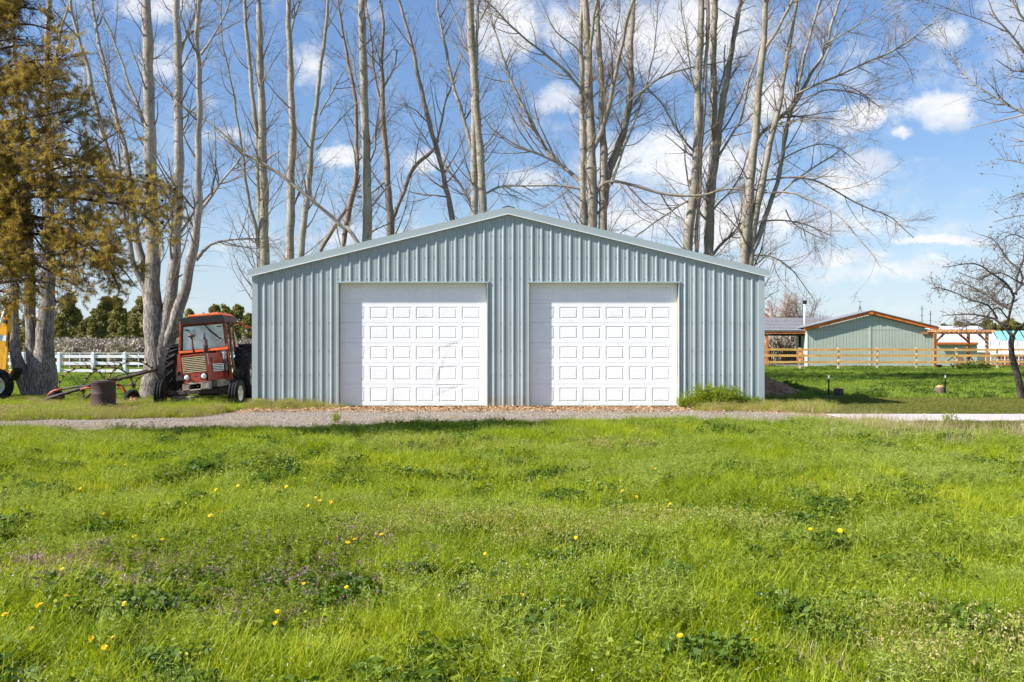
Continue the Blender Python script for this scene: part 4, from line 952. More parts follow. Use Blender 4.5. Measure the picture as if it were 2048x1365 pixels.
# front wheels
for (zx, zy, w_, side) in ((150, 1130, .24, -1), (1030, 1113, .25, 1)):
    c = T(zx, zy, 0); c[2] = .318; Rr = .325
    if side < 0: c[0] = T(125, zy, 0)[0]
    wh = empty('front_wheel', c); wh.parent = tractor; wh.rotation_euler = (0, 0, R(7 if side < 0 else -4))
    tyre_mesh(MB(), (0, 0, 0), Rr, w_, .19).build('tyre', 'rubber', wh, True); rim_mesh(MB(), (0, 0, 0), .195, w_, 1).build('rim', 'cream_rim' if side > 0 else 'rust', wh, True)
    MB().tube([(-side*.05, 0, 0), (-side*.28, .0, .02)], .05, 8).build('hub', 'rust_dark', wh)
# rear wheels
for (zx, side) in ((292, -1), (1155, 1)):
    c = T(zx, 1000, 2.1); c[2] = .74
    wh = empty('rear_wheel', c); wh.parent = tractor
    lug_tyre(MB(), (0, 0, 0), .78, .42, .36).build('tyre', 'rubber', wh); rim_mesh(MB(), (0, 0, 0), .37, .42, 1).build('rim', 'cream_rim', wh, True)
MB().tube([T(330, 1000, 2.1), T(1130, 990, 2.1)], .10, 10).build('rear_axle', 'rust_dark', tractor)
# cab: front plane picks at depth 1.1, cab 1.0 m deep
yC, dC = 1.05, 1.05
ft = {'tl': (366, 262), 'tr': (884, 232), 'bl': (345, 640), 'br': (935, 590)}
def pil(a, b, Ya, Yb, w_=.055, mat='red', nm='cab_pillar'): MB().beam(T(*a, Ya), T(*b, Yb), w_, w_).build(nm, mat, tractor, bevel=.006)
pil((366, 262), (352, 640), yC, yC); pil((352, 640), (372, 860), yC, yC-.02, .04); pil((882, 245), (922, 590), yC, yC, .06); pil((922, 580), (960, 940), yC, yC, .05)
pil((362, 300), (884, 262), yC, yC, .05, 'red', 'cab_header'); pil((352, 628), (928, 574), yC-.01, yC-.01, .06, 'orange_roof', 'cab_sill')
quad(MB(), [(382, 606), (898, 556), (866, 278), (384, 322)], yC+.005, (0, .008, 0)).build('windshield', 'glass', tractor)
fr = MB()
for a, b in (((380, 608), (900, 558)), ((900, 558), (868, 276)), ((868, 276), (384, 320)), ((384, 320), (380, 608))): fr.beam(T(*a, yC-.012), T(*b, yC-.012), .022, .022)
fr.build('windshield_seal', 'black', tractor)
quad(MB(), [(362, 668), (790, 628), (790, 600), (362, 636)], yC, (0, .05, 0)).build('cowl', 'black', tractor)
# panel right of the hood with the lower window
pn = MB()
for pk in ([(790, 960), (820, 960), (812, 590), (786, 596)], [(820, 912), (962, 908), (958, 850), (824, 856)], [(800, 962), (985, 945), (978, 900), (800, 908)], [(930, 905), (975, 900), (935, 585), (905, 590)], [(812, 612), (912, 602), (910, 582), (810, 590)]):
    quad(pn, pk, yC-.02, (0, .05, 0))
pn.build('cab_panel', 'red', tractor)
quad(MB(), [(824, 856), (934, 850), (906, 600), (814, 610)], yC+.01, (0, .008, 0)).build('lower_window', 'glass', tractor)
for pk in ([(818, 862), (938, 856), (936, 846), (820, 852)], [(818, 860), (828, 860), (820, 605), (810, 608)], [(928, 856), (940, 852), (914, 600), (904, 602)]): quad(MB(), pk, yC-.03, (0, .02, 0)).build('window_seal', 'black', tractor)
quad(MB(), [(330, 860), (352, 850), (345, 640), (322, 648)], yC+.1, (0, .3, 0)).build('side_step_guard', 'red', tractor)
# roof
def tilt(dy_): return 0
zr = T(362, 290, yC)[2]
rf = MB(); F0 = [T(362, 296, yC-.22), T(866, 258, yC-.22), T(848, 172, yC-.16), T(362, 220, yC-.16)]
rf.prism(F0, (0, .05, 0)); rf.build('roof_visor', 'black', tractor)
quad(MB(), [(356, 300), (884, 262), (866, 180), (360, 224)], yC-.10, (0, dC+.15, 0)).build('roof_box', 'rust', tractor, bevel=.02)
quad(MB(), [(440, 212), (852, 182), (800, 148), (452, 182)], yC-.14, (0, dC+.1, 0)).build('roof_cap', 'orange_roof', tractor, bevel=.02)
for k in range(3): MB().box(tuple(T(868, 205+k*22, yC)+np.array([.012, .12, 0])), tuple(T(868, 205+k*22, yC)+np.array([.03, .5, .022]))).build('roof_vent', 'black', tractor)
# rear pillars, side rails, interior
for (a, b, Y_) in (((366, 262), (352, 900), yC+dC), ((884, 232), (960, 930), yC+dC), ((884, 240), (950, 940), yC+.55)): pil(a, b, Y_, Y_, .06)
pil((935, 258), (985, 800), yC+.02, yC+.02, .05, 'rust_dark', 'side_pillar'); pil((938, 262), (1000, 830), yC+.10, yC+.10, .032, 'grey_cast', 'grab_rail')
pil((362, 300), (366, 300), yC, yC+dC, .05, 'red', 'roof_rail'); pil((880, 262), (884, 262), yC, yC+dC, .05, 'red', 'roof_rail')
quad(MB(), [(380, 930), (930, 900), (930, 700), (370, 740)], yC+.06, (0, .03, 0)).build('firewall', 'black', tractor)
quad(MB(), [(520, 760), (820, 740), (800, 600), (520, 620)], yC+.35, (0, .4, 0)).build('dashboard', 'black', tractor)
st = MB(); quad(st, [(600, 700), (800, 690), (800, 560), (600, 570)], yC+.75, (0, .35, 0)); quad(st, [(620, 600), (790, 590), (770, 330), (640, 340)], yC+1.0, (0, .08, 0)); st.build('seat', 'seat_grey', tractor, bevel=.03)
for pk in ([(384, 640), (470, 620), (520, 300), (390, 320)], [(560, 600), (690, 560), (650, 290), (540, 300)]): quad(MB(), pk, yC+dC+.02, (0, .03, 0)).build('rear_panel', 'seat_grey', tractor)
tor = MB(); c = T(655, 560, yC+.45); pts = [c+np.array([.2*math.cos(a), .07*math.sin(a), .16*math.sin(a)]) for a in np.linspace(0, 2*math.pi, 25)]; tor.tube(pts, .012, 6, False); tor.build('steering_wheel', 'black', tractor, True)
MB().tube([T(640, 290, yC-.04), T(720, 380, yC-.04), T(830, 462, yC-.04)], [.010, .012, .006], 5).build('wiper', 'black', tractor)
MB().beam(T(690, 350, yC-.035), T(838, 464, yC-.035), .01, .02).build('wiper', 'black', tractor)
for (pts_, hd) in (([(365, 362), (400, 356), (445, 358)], (448, 368)), ([(885, 306), (850, 312), (800, 316)], (820, 318))):
    MB().tube([T(x, y, yC-.25) for x, y in pts_], .009, 5).build('mirror_arm', 'black', tractor); q = hd; quad(MB(), [(q[0]-28, q[1]+6), (q[0]+20, q[1]+4), (q[0]+20, q[1]-9), (q[0]-26, q[1]-8)], yC-.27, (0, .03, 0)).build('mirror', 'black', tractor)
MB().tube([T(345, 372, yC-.05), T(332, 395, yC-.05), T(340, 430, yC-.05)], .011, 5).build('mirror_arm', 'black', tractor)
MB().tube([T(455, 380, .9), T(500, 410, .9), T(540, 480, .9)], .008, 4).build('wire', 'black', tractor)
# open door, swung out to the right
dr = MB(); Yd = yC+.75
for a, b in (((985, 290), (1040, 268)), ((1040, 268), (1230, 350)), ((985, 290), (1005, 560)), ((1005, 560), (1040, 590))): dr.beam(T(*a, Yd), T(*b, Yd+.05), .04, .04)
dr.beam(T(1230, 350, Yd+.05), T(1240, 720, Yd), .04, .04); dr.beam(T(1010, 570, Yd), T(1035, 740, Yd), .05, .05)
dd = dr.build('door', 'red', tractor, bevel=.006)
quad(MB(), [(1018, 880), (1125, 902), (1200, 770), (1018, 722)], Yd-.03, (0, .05, 0)).build('door_panel', 'orange_paint', dd, bevel=.01)
quad(MB(), [(1068, 822), (1106, 828), (1112, 805), (1066, 798)], Yd-.045, (0, .02, 0)).build('door_handle', 'rust_dark', dd)
MB().beam(T(1000, 380, Yd-.02), T(1032, 560, Yd-.02), .02, .02).build('gas_strut', 'white_metal', dd)
quad(MB(), [(1015, 870), (1030, 1210), (1200, 1210), (1200, 590), (1040, 590)], yC+1.3, (0, .06, 0)).build('fender', 'black', tractor)
quad(MB(), [(205, 760), (375, 740), (372, 700), (215, 712)], yC+1.3, (0, .5, 0)).build('fender', 'black', tractor)
# stone block lying under the axle
o = MB().box((-.27, 0, 0), (.27, .25, .22)).build('concrete_block', 'grey_cast', None, bevel=.02, loc=tuple(TO+T(375, 1265, .15)*np.array([1, 1, 0])))
tag(o, 'rough grey block lying in the weeds under the front axle of the red tractor', 'block')

# ================================================================ barrel
BD = 21.5; bc = Wp(207, 822, BD); bc[2] = 0; px_m = F/BD
br = empty('steel_drum', bc, 0, 'rusty dark red steel drum standing open in the grass in front of the hay rake', 'barrel')
H_ = (828-764)/px_m; r0 = 23.3/px_m
prof = [(r0*.99, 0), (r0, .01), (r0, H_*.30-.02), (r0*1.03, H_*.30), (r0, H_*.30+.02), (r0, H_*.63-.02), (r0*1.03, H_*.63), (r0, H_*.63+.02), (r0, H_-.02), (r0*1.035, H_-.008), (r0*1.035, H_+.006), (r0*.985, H_+.006), (r0*.975, H_-.02), (r0*.975, .02), (.001, .02)]
MB().lathe(prof, (0, 0, 0), 'Z', 40).build('drum_body', 'drum', br, True)
MB().lathe([(r0*1.01, -.01), (r0*1.06, .0), (r0*1.05, .06), (r0*1.004, .20)], (0, 0, 0), 'Z', 40).build('rusted_foot', 'rust', br, True)
MB().tube([bc*0+np.array([-r0*1.1, .05, H_+.01]), np.array([r0*.2, -.05, H_+.02]), np.array([r0*1.08, .02, H_])], .014, 6).build('loose_rod', 'rust_dark', br)

# ================================================================ hay rake
HD = 25.9; hx = Wp(200, 806, HD); hx[2] = 0
rake = empty('hay_rake', hx, 0, 'rusty wheel hay rake with three large spiked wheels lying between the two grey tree clumps', 'hay rake')
def Hh(zx, zy, dY=0.0): return Wp(80+zx/7.877, 700+zy/7.877, HD+dY)-hx
for (cx, cy, rx, ry, dY, ang0) in ((682, 650, 356, 372, .35, .1), (1085, 640, 335, 372, .15, .25), (1475, 560, 325, 378, -.05, .0)):
    c = Hh(cx, cy, dY); rr = ry/7.877*HD/F; yaw = math.acos(min(1, rx/ry)); ca, sa = math.cos(yaw), math.sin(yaw)
    wh = empty('rake_wheel', c); wh.parent = rake; wh.rotation_euler = (0, 0, yaw*.9)
    cir = lambda r_, a: np.array([r_*math.cos(a), 0, r_*math.sin(a)])
    MB().tube([cir(rr, a) for a in np.linspace(0, 2*math.pi, 49)], .019, 6, False).build('wheel_ring', 'rust_yellow', wh, True)
    MB().lathe([(.001, -.05), (.05, -.05), (.06, 0), (.05, .05), (.001, .05)], (0, 0, 0), 'Y', 14).build('wheel_hub', 'rust', wh)
    for k in range(6):
        a = k*math.pi/3+ang0; MB().tube([cir(.05, a), cir(rr, a)], .0065, 4).build('spoke', 'rust_dark', wh)
    for k in range(24):
        a = 2*math.pi*k/24+ang0; tn = MB()
        p0 = cir(rr-.01, a); p1 = cir(rr+.05, a+.015)+np.array([0, -.02, 0]); p2 = cir(rr+.12, a+.09); p3 = cir(rr+.17, a+.20)
        tn.tube([p0, p1, p2, p3], [.011, .010, .008, .005], 4); tn.box(tuple(cir(rr+.018, a)-np.array([.022, .02, .02])), tuple(cir(rr+.018, a)+np.array([.022, .02, .02]))); tn.build('tine', 'rust_dark', wh)
def hbeam(nm, pts, r_, mat='rust_dark', k=8): return MB().tube([Hh(x, y, d_) for x, y, d_ in pts], [q*HD/F/7.877 for q in r_], k).build(nm, mat, rake, True)
hbeam('main_beam', [(60, 790, -.35), (330, 705, -.3), (640, 615, -.25), (860, 540, -.2)], [26, 26, 26, 26])
hbeam('tow_beam', [(1020, 500, -.3), (1200, 470, -.25), (1500, 395, -.2), (1880, 305, -.15)], [24, 26, 27, 20])
hbeam('upper_beam', [(810, 510, -.2), (940, 490, -.2), (1060, 485, -.2), (1250, 400, -.15), (1700, 320, -.1)], [10, 12, 12, 10, 8])
hbeam('frame_bar', [(330, 625, -.1), (560, 585, -.15), (690, 570, -.18), (830, 555, -.2)], [18, 18, 18, 16])
hbeam('curved_arm', [(130, 715, -.15), (170, 675, -.15), (240, 640, -.15), (340, 625, -.15)], [18, 20, 20, 18], 'orange_paint')
hbeam('curved_arm', [(1180, 535, -.1), (1240, 555, -.1), (1300, 605, -.1), (1340, 660, -.1), (1350, 705, -.1)], [18, 24, 26, 24, 20], 'orange_paint')
hbeam('orange_bar', [(640, 625, -.3), (740, 600, -.3), (830, 605, -.3)], [16, 18, 14], 'orange_paint')
hbeam('prop_leg', [(590, 865, -.5), (700, 775, -.45), (810, 690, -.4)], [20, 20, 20])
hbeam('wheel_brace', [(1320, 590, -.1), (1480, 505, -.12), (1640, 395, -.15)], [6, 8, 8], 'rust_yellow')
hbeam('wheel_brace', [(1200, 520, -.1), (1260, 485, -.12), (1290, 480, -.15)], [7, 9, 9], 'rust_yellow')
hbeam('wheel_brace', [(990, 470, -.1), (960, 400, -.05), (900, 350, 0)], [5, 5, 5])
hbeam('wheel_brace', [(1150, 300, 0), (1185, 330, 0), (1215, 290, 0)], [7, 12, 7])
for (zx, zy, r_, wd, yw, dY) in ((1450, 750, 118, .15, .75, -.25), (265, 760, 130, .14, 1.15, -.05)):
    c = Hh(zx, zy, dY); rr = r_*HD/F/7.877; wh = empty('carrier_wheel', c); wh.parent = rake; wh.rotation_euler = (0, R(4), R(-90)+yw)
    tyre_mesh(MB(), (0, 0, 0), rr, wd, rr*.52, 28, 1).build('tyre', 'rubber', wh, True); rim_mesh(MB(), (0, 0, 0), rr*.54, wd, 1).build('rim', 'rust', wh, True)
o = MB().prism([(-.075, 0, -.02), (.07, 0, -.02), (.085, 0, .11), (.03, .02, .17), (-.02, .0, .13), (-.05, .02, .20), (-.08, 0, .12)], (0, .11, 0)).build('broken_stump', 'fur', None, bevel=.012, loc=tuple(Wp(265, 815, 25.0)*np.array([1, 1, 0])))
tag(o, 'small pale orange splintered stub in the grass before the rake\'s little tyre', 'wood stub')

# ================================================================ yellow loader arm at the left edge
YD = 26.4; yo = Wp(-20, 806, YD); yo[2] = 0
yl = empty('yellow_backhoe', yo, 0, 'yellow backhoe cut off by the left edge, its worn arm raised above a black tyre', 'backhoe')
def Yp(zx, zy, d_=0.0): return Wp(zx/5.93, 590+zy/5.93, YD+d_)-yo
def yq(nm, pk, d0, th, mat, bev=.008): return MB().prism([Yp(x, y, d0) for x, y in pk], (0, th, 0)).build(nm, mat, yl, bevel=bev)
yq('dipper_arm', [(-40, 900), (45, 900), (85, 340), (85, 90), (45, 90), (-10, 330)], 0, .10, 'yellow')
yq('arm_flange', [(45, 885), (70, 890), (105, 480), (130, 430), (135, 95), (95, 100), (90, 330), (75, 480)], -.04, .05, 'yellow')
yq('arm_band', [(30, 335), (85, 340), (88, 295), (40, 290)], -.045, .03, 'rust_dark', 0)
yq('pin_plate', [(45, 110), (122, 108), (118, 84), (50, 84)], -.07, .08, 'yellow')
MB().tube([Yp(-40, 520, -.1), Yp(5, 340, -.1), Yp(78, 118, -.1)], .030, 10).build('hydraulic_rod', 'white_metal', yl, True)
yq('white_plate', [(-30, 540), (72, 556), (78, 488), (-30, 465)], -.09, .03, 'white_metal')
MB().tube([Yp(100, 440, -.05), Yp(98, 560, -.05), Yp(103, 640, -.05), Yp(115, 470, -.05)], .010, 5).build('hose', 'black', yl)
for (x, y, r_) in ((15, 930, .06), (50, 935, .075), (40, 985, .065), (5, 970, .06)): MB().lathe([(.001, .09), (r_*.5, .09), (r_*.55, .06), (r_, .05), (r_, -.1), (.001, -.1)], Yp(x, y, -.03), 'Y', 16).build('pivot_boss', 'yellow', yl, True)
yq('linkage', [(-20, 1010), (85, 1000), (110, 895), (20, 885)], .02, .12, 'yellow')
yq('bucket', [(78, 1015), (108, 1024), (180, 905), (150, 868)], -.15, .45, 'black')
yq('bucket_side', [(60, 1000), (84, 1012), (150, 880), (110, 895)], -.1, .03, 'yellow')
c = Yp(-70, 1190, -.15); c[2] = .42
w_ = empty('wheel', c); w_.parent = yl; w_.rotation_euler = (0, 0, R(-62)); tyre_mesh(MB(), (0, 0, 0), .47, .34, .25, 36, 2).build('tyre', 'rubber', w_, True); rim_mesh(MB(), (0, 0, 0), .255, .34, 1).build('rim', 'cream_rim', w_, True)
MB().box((-2.6, .5, .45), (-.5, 1.6, 1.25)).build('chassis', 'yellow', yl, bevel=.04); MB().box((-2.4, .45, 1.25), (-1.2, 1.55, 2.5)).build('cab', 'yellow', yl, bevel=.05); MB().box((-1.0, .8, .8), (0, .95, 1.1)).build('boom', 'yellow', yl, bevel=.02)
c2 = (-2.2, .3, .47); w2 = empty('wheel', c2); w2.parent = yl; w2.rotation_euler = (0, 0, R(90)); tyre_mesh(MB(), (0, 0, 0), .47, .34, .25, 36, 2).build('tyre', 'rubber', w2, True); rim_mesh(MB(), (0, 0, 0), .255, .34, 1).build('rim', 'cream_rim', w2, True)

# ================================================================ fences
def px2x(x, D): return (x-CX)*D/F
def pz(y, D): return EYE+(HY-y)*D/F
WD = 51.0
vf = empty('white_fence', (px2x(-60, WD), WD, 0), 0, 'white three-rail vinyl fence across the field behind the hay rake', 'fence'); vx = vf.location.x
for x in (-88, -20, 46, 118, 186, 249, 314, 380, 446, 512, 580):
    X_ = px2x(x, WD)-vx; MB().box((X_-.075, -.075, -.1), (X_+.075, .075, pz(707, WD))).build('post', 'vinyl', vf); MB().add([(X_-.09, -.09, pz(707, WD)), (X_+.09, -.09, pz(707, WD)), (X_+.09, .09, pz(707, WD)), (X_-.09, .09, pz(707, WD)), (X_, 0, pz(704.5, WD))], [(0, 1, 4), (1, 2, 4), (2, 3, 4), (3, 0, 4), (3, 2, 1, 0)]).build('post_cap', 'vinyl', vf)
fxp = [px2x(x, WD)-vx for x in (-88, -20, 46, 118, 186, 249, 314, 380, 446, 512, 580)]
for y in (713.2, 727.3, 741.8):
    z = pz(y, WD)
    for a, b in zip(fxp[:-1], fxp[1:]): MB().box((a+.077, -.02, z-.072), (b-.077, .02, z+.072)).build('rail', 'vinyl', vf)
WD2 = 63.0
wf = empty('paddock_fence', (px2x(100, WD2), WD2, 0), 0, 'thin pale paddock fence of slender posts and one top rail behind the white rail fence', 'fence'); wx = wf.location.x
for x in (20, 75, 139, 160, 218, 277, 300, 360, 410, 470): X_ = px2x(x, WD2)-wx; MB().box((X_-.022, -.022, 0), (X_+.022, .022, pz(706, WD2))).build('post', 'white_metal', wf)
for y, h in ((706.5, .02), (716, .008), (724, .008)): MB().box((px2x(0, WD2)-wx, .023, pz(y, WD2)-h), (px2x(520, WD2)-wx, .04, pz(y, WD2)+h)).build('rail', 'white_metal', wf)
shx = MB()
o = MB().box((-1.7, 0, 0), (1.7, 2, .62)).build('feed_bunk', 'brick', None, loc=(px2x(165, 68), 68.5, 0)); tag(o, 'low pinkish brown bunk behind the white fence, left of its middle post', 'feed bunk')

OD = 60.0
of = empty('pine_rail_fence', (px2x(1700, OD), OD, 0), 0, 'new pine three-rail fence in front of the green house', 'fence'); ox = of.location.x
pxs = [1522, 1600, 1677, 1754.5, 1833, 1913.5, 1995, 2076, 2157]
for i, x in enumerate(pxs):
    X_ = px2x(x, OD)-ox; MB().box((X_-.055, .0, -.1), (X_+.055, .11, pz(696.0, OD))).build('post', 'post_wood', of)
for y, h in ((699.7, .068), (711.8, .068), (724.6, .066)):
    z = pz(y, OD)
    for k in range(0, len(pxs)-1, 2):
        a = px2x(pxs[k], OD)-ox; b = px2x(pxs[min(k+2, len(pxs)-1)], OD)-ox; j1, j2 = rng.normal(0, .012, 2)
        MB().prism([(a+.004, -.04, z-h+j1), (b-.004, -.04, z-h+j2), (b-.004, -.04, z+h+j2), (a+.004, -.04, z+h+j1)], (0, .038, 0)).build('rail', 'fence_wood', of)

# T-posts and stumps
for (x, yt, yb, lab) in ((1657.5, 751, 790, 'dark steel fence stake with a pale tip, left of the left stump'), (1890.5, 751, 787, 'dark steel fence stake with a pale tip standing behind the right stump')):
    D = EYE*F/(yb-HY); X_ = px2x(x, D); t_ = empty('steel_stake', (X_, D, 0), 0, lab, 'fence stake'); h = pz(yt, D)
    s = MB().box((-.02, 0, -.05), (.02, .006, h*.84)); s.box((-.004, .006, -.05), (.004, .03, h*.84)); s.build('stake', 'black', t_)
    s = MB().box((-.02, 0, h*.841), (.02, .006, h)); s.box((-.004, .006, h*.841), (.004, .03, h)); s.build('white_tip', 'white_metal', t_)
    if x > 1700: MB().box((-.09, -.01, h*.55), (.11, -.003, h*.6)).build('cross_tie', 'black', t_)
for (x, yt, yb, wd, lab) in ((1677.5, 777, 791, 18, 'low cut tree stump with dark bark, beside the left stake in the grass'), (1881, 774, 786, 20, 'low cut tree stump with a raised pale top, in front of the right stake')):
    D = EYE*F/(yb-HY); X_ = px2x(x, D); r_ = wd*D/F/2; h = pz(yt, D); t_ = empty('tree_stump', (X_, D, 0), 0, lab, 'stump')
    V = []; fs = []; n = 20
    for j, z in enumerate((-.05, h*.3, h-.01)):
        for i in range(n): a = 6.283*i/n; q = r_*(1.12-.12*j/2)*(1+.05*math.sin(3*a)+rng.normal(0, .03)); V.append((q*math.cos(a), q*math.sin(a), z))
    for j in range(2):
        for i in range(n): k = (i+1) % n; fs.append((j*n+i, j*n+k, (j+1)*n+k, (j+1)*n+i))
    MB().add(V, fs).build('bark', 'stump_bark', t_, True); MB().lathe([(r_*.93, h-.03), (r_*.93, h+.012), (.001, h+.014)], (0, 0, 0), 'Z', 20).build('cut_top', 'sawn', t_)
    if x > 1700: MB().lathe([(r_*.55, h+.013), (r_*.55, h+.05), (.001, h+.052)], (0, 0, 0), 'Z', 12).build('wood_slice', 'sawn', t_)

# ================================================================ green house on the right
HDD = 66.0
hs = empty('green_house', (px2x(1740, HDD), HDD, 0), 0, 'low sage-green house with a wide gable edged in orange boards', 'house'); hox = hs.location.x
hX = lambda x, d_=0: px2x(x, HDD+d_)-hox; hZ = lambda y, d_=0: pz(y, HDD+d_)
xa, xb, xr = hX(1613), hX(1868.5), hX(1740.5); ze, zr_ = hZ(661), hZ(629.5)
ht = lambda x: zr_-(zr_-ze)*abs(x-xr)/(xb-xr)
V = []; fs = []; xs_ = []
x = xa+.06
while x < xb-.06: xs_ += [(x, 0), (x+.185, 0), (x+.19, .02), (x+.213, .02)]; x += .218
xs_ = [q for q in xs_ if q[0] < xb-.06]+[(xb-.05, 0)]
for x, y in xs_: V += [(x, y, .12), (x, y, ht(x)-.03)]
for i in range(len(xs_)-1): fs.append((2*i, 2*i+2, 2*i+3, 2*i+1))
MB().add(V, fs).build('gable_siding', 'siding', hs)
MB().box((xa, .02, .0), (xb, 2.5, .12)).build('foundation', 'foundation', hs)
MB().box((xa+.02, .03, .12), (xb-.02, 2.4, ze-.03)).build('side_walls', 'siding', hs)
MB().box((xa, -.025, .1), (xa+.07, .1, ze-.02)).build('corner_board', 'vinyl', hs); MB().box((xb-.07, -.025, .1), (xb, .1, ze-.02)).build('corner_board', 'siding', hs)
MB().box((xr-.06, -.02, .12), (xr+.06, .019, zr_-.1)).build('batten', 'siding', hs); MB().box((xa+.8, -.006, hZ(660.5)), (xb-.6, .0, hZ(659.8))).build('joint_strip', 'foundation', hs)
for s in (-1, 1):
    e = xb-xr+.20; q = [(xr, -.25, zr_+.02), (xr+s*e, -.25, zr_+.02-(zr_-ze)*e/(xb-xr)), (xr+s*e, -.25, zr_+.24-(zr_-ze)*e/(xb-xr)), (xr, -.25, zr_+.24)]
    MB().prism(q if s > 0 else q[::-1], (0, .04, 0)).build('barge_board', 'orange_trim', hs)
    q2 = [(a, -.29, b+.04) for (a, _, b) in q]; q2 = [q2[0], q2[1], (q2[1][0]+s*.03, -.40, q2[1][2]+.22), (xr, -.40, zr_+.29)]; q2 = [(xr, -.31, zr_+.242), (xr+s*(e+.05), -.31, zr_+.242-(zr_-ze)*(e+.05)/(xb-xr)), (xr+s*(e+.05), -.31, zr_+.28-(zr_-ze)*(e+.05)/(xb-xr)), (xr, -.31, zr_+.28)]
    MB().prism(q2 if s > 0 else q2[::-1], (0, 2.8, 0)).build('roof', 'shingle', hs)
    MB().prism([(p[0], -.208, p[2]) for p in ([(xr, 0, zr_+.04), (xr+s*e, 0, zr_+.04-(zr_-ze)*e/(xb-xr)), (xr+s*e, 0, zr_+.06-(zr_-ze)*e/(xb-xr)), (xr, 0, zr_+.06)][::s])], (0, .22, 0)).build('soffit', 'siding', hs)
MB().box((xr-.14, -.29, zr_-.0), (xr+.14, -.252, zr_+.23)).build('ridge_block', 'orange_trim', hs)
# left wing with porch
wl = hX(1440); wr = xa-.01
MB().prism([(wl, .35, hZ(664.5)), (wr, .35, hZ(664.5)), (wr, .35, hZ(663)), (wl, .35, hZ(663))], (0, .04, .0)).build('fascia_top', 'orange_trim', hs)
MB().box((wl, .30, hZ(667.8)), (wr, .345, hZ(663))).build('porch_fascia', 'orange_trim', hs)
MB().add([(wl, .25, hZ(662.8)), (xa+.4, .25, hZ(662.8)), (px2x(1672, HDD+5.5)-hox, 5.5, pz(637.5, HDD+5.5)), (wl, 5.5, pz(637.5, HDD+5.5)), (wl, .25, hZ(662.8)+.05), (xa+.4, .25, hZ(662.8)+.05), (px2x(1672, HDD+5.5)-hox, 5.5, pz(637.5, HDD+5.5)+.05), (wl, 5.5, pz(637.5, HDD+5.5)+.05)], [(0, 1, 2, 3), (4, 5, 6, 7), (0, 1, 5, 4), (3, 2, 6, 7), (0, 3, 7, 4), (1, 2, 6, 5)]).build('wing_roof', 'shingle', hs)
xe_ = lambda q: xa+(px2x(1672, HDD+5.5)-hox-xa)*q
for k in range(9):      # shingle courses laid proud on the wing roof
    f = k/9; f2 = (k+.93)/9; y0 = .24+5.2*f; z0 = hZ(662.8)+.055+(pz(637.5, HDD+5.5)-hZ(662.8))*f; y1 = .24+5.2*f2; z1 = hZ(662.8)+.055+(pz(637.5, HDD+5.5)-hZ(662.8))*f2
    MB().add([(wl, y0, z0+.02), (xe_(f), y0, z0+.02), (xe_(f2), y1, z1), (wl, y1, z1), (wl, y0, z0), (xe_(f), y0, z0)], [(0, 1, 2, 3), (4, 5, 1, 0)]).build('shingle_course', 'shingle', hs)
MB().box((hX(1535), .36, 0), (hX(1539.5), .5, hZ(668))).build('porch_post', 'orange_trim', hs); MB().box((hX(1606), .9, 0), (hX(1610), 1.05, hZ(668))).build('porch_post', 'black', hs)
MB().box((wl, .40, hZ(672)), (wr, .46, hZ(668.1))).build('porch_beam', 'black', hs)
MB().box((hX(1541), .5, .0), (wr, 2.6, hZ(730))).build('porch_floor', 'foundation', hs)
MB().box((hX(1543), .55, hZ(703)), (hX(1606), .6, hZ(701.5))).build('porch_rail', 'black', hs)
for k in range(13): MB().box((hX(1544+k*4.6), .56, hZ(728)), (hX(1544+k*4.6)+.05, .59, hZ(703))).build('baluster', 'black', hs)
MB().box((hX(1598), .5, hZ(722)), (hX(1611), .55, hZ(703))).build('orange_panel', 'orange_trim', hs)
cp = empty('stove_pipe', (hX(1627.3), 2.0, pz(656, HDD+2))); cp.parent = hs
MB().tube([(0, 0, -.3), (0, 0, pz(608, HDD+2)-pz(656, HDD+2))], .085, 12).build('pipe', 'stack_white', cp, True); zc_ = pz(607.5, HDD+2)-pz(656, HDD+2)
MB().tube([(0, 0, zc_-.02), (0, 0, zc_+.22)], .13, 12).build('pipe_cap', 'black', cp); MB().tube([(0, 0, zc_*.5), (0, 0, zc_*.5+.03)], .095, 12).build('pipe_joint', 'stack_white', cp)
# antenna tripod behind the ridge, tall masts right
an = empty('roof_antenna', (px2x(1720, 72), 72, 0), 0, 'small lattice antenna mast poking above the left slope of the house roof', 'antenna')
m = MB(); z0 = pz(640, 72); z1 = pz(612, 72)
for a in (-.28, 0, .32): m.tube([(a, 0, z0), (0, 0, z1)], .016, 4)
m.tube([(0, 0, 0), (0, 0, pz(603, 72))], .014, 4); m.build('mast', 'black', an); MB().tube([(-.14, 0, pz(604, 72)), (.16, 0, pz(603, 72))], .012, 4).build('aerial', 'black', an)
for x, yt, lab in ((1844, 612, 'tall thin aerial mast standing left of the fruit tree branches'), (1861, 622, 'thin aerial mast half hidden in the fruit tree branches')):
    a_ = empty('aerial_mast', (px2x(x, 90), 90, 0), 0, lab, 'antenna'); m = MB().tube([(0, 0, 0), (0, 0, pz(yt, 90))], .03, 5); m.build('mast', 'black', a_)
    for q in (.3, .9, 1.4): MB().tube([(-.22, 0, pz(yt, 90)-q), (.22, 0, pz(yt, 90)-q)], .012, 4).build('aerial', 'black', a_)

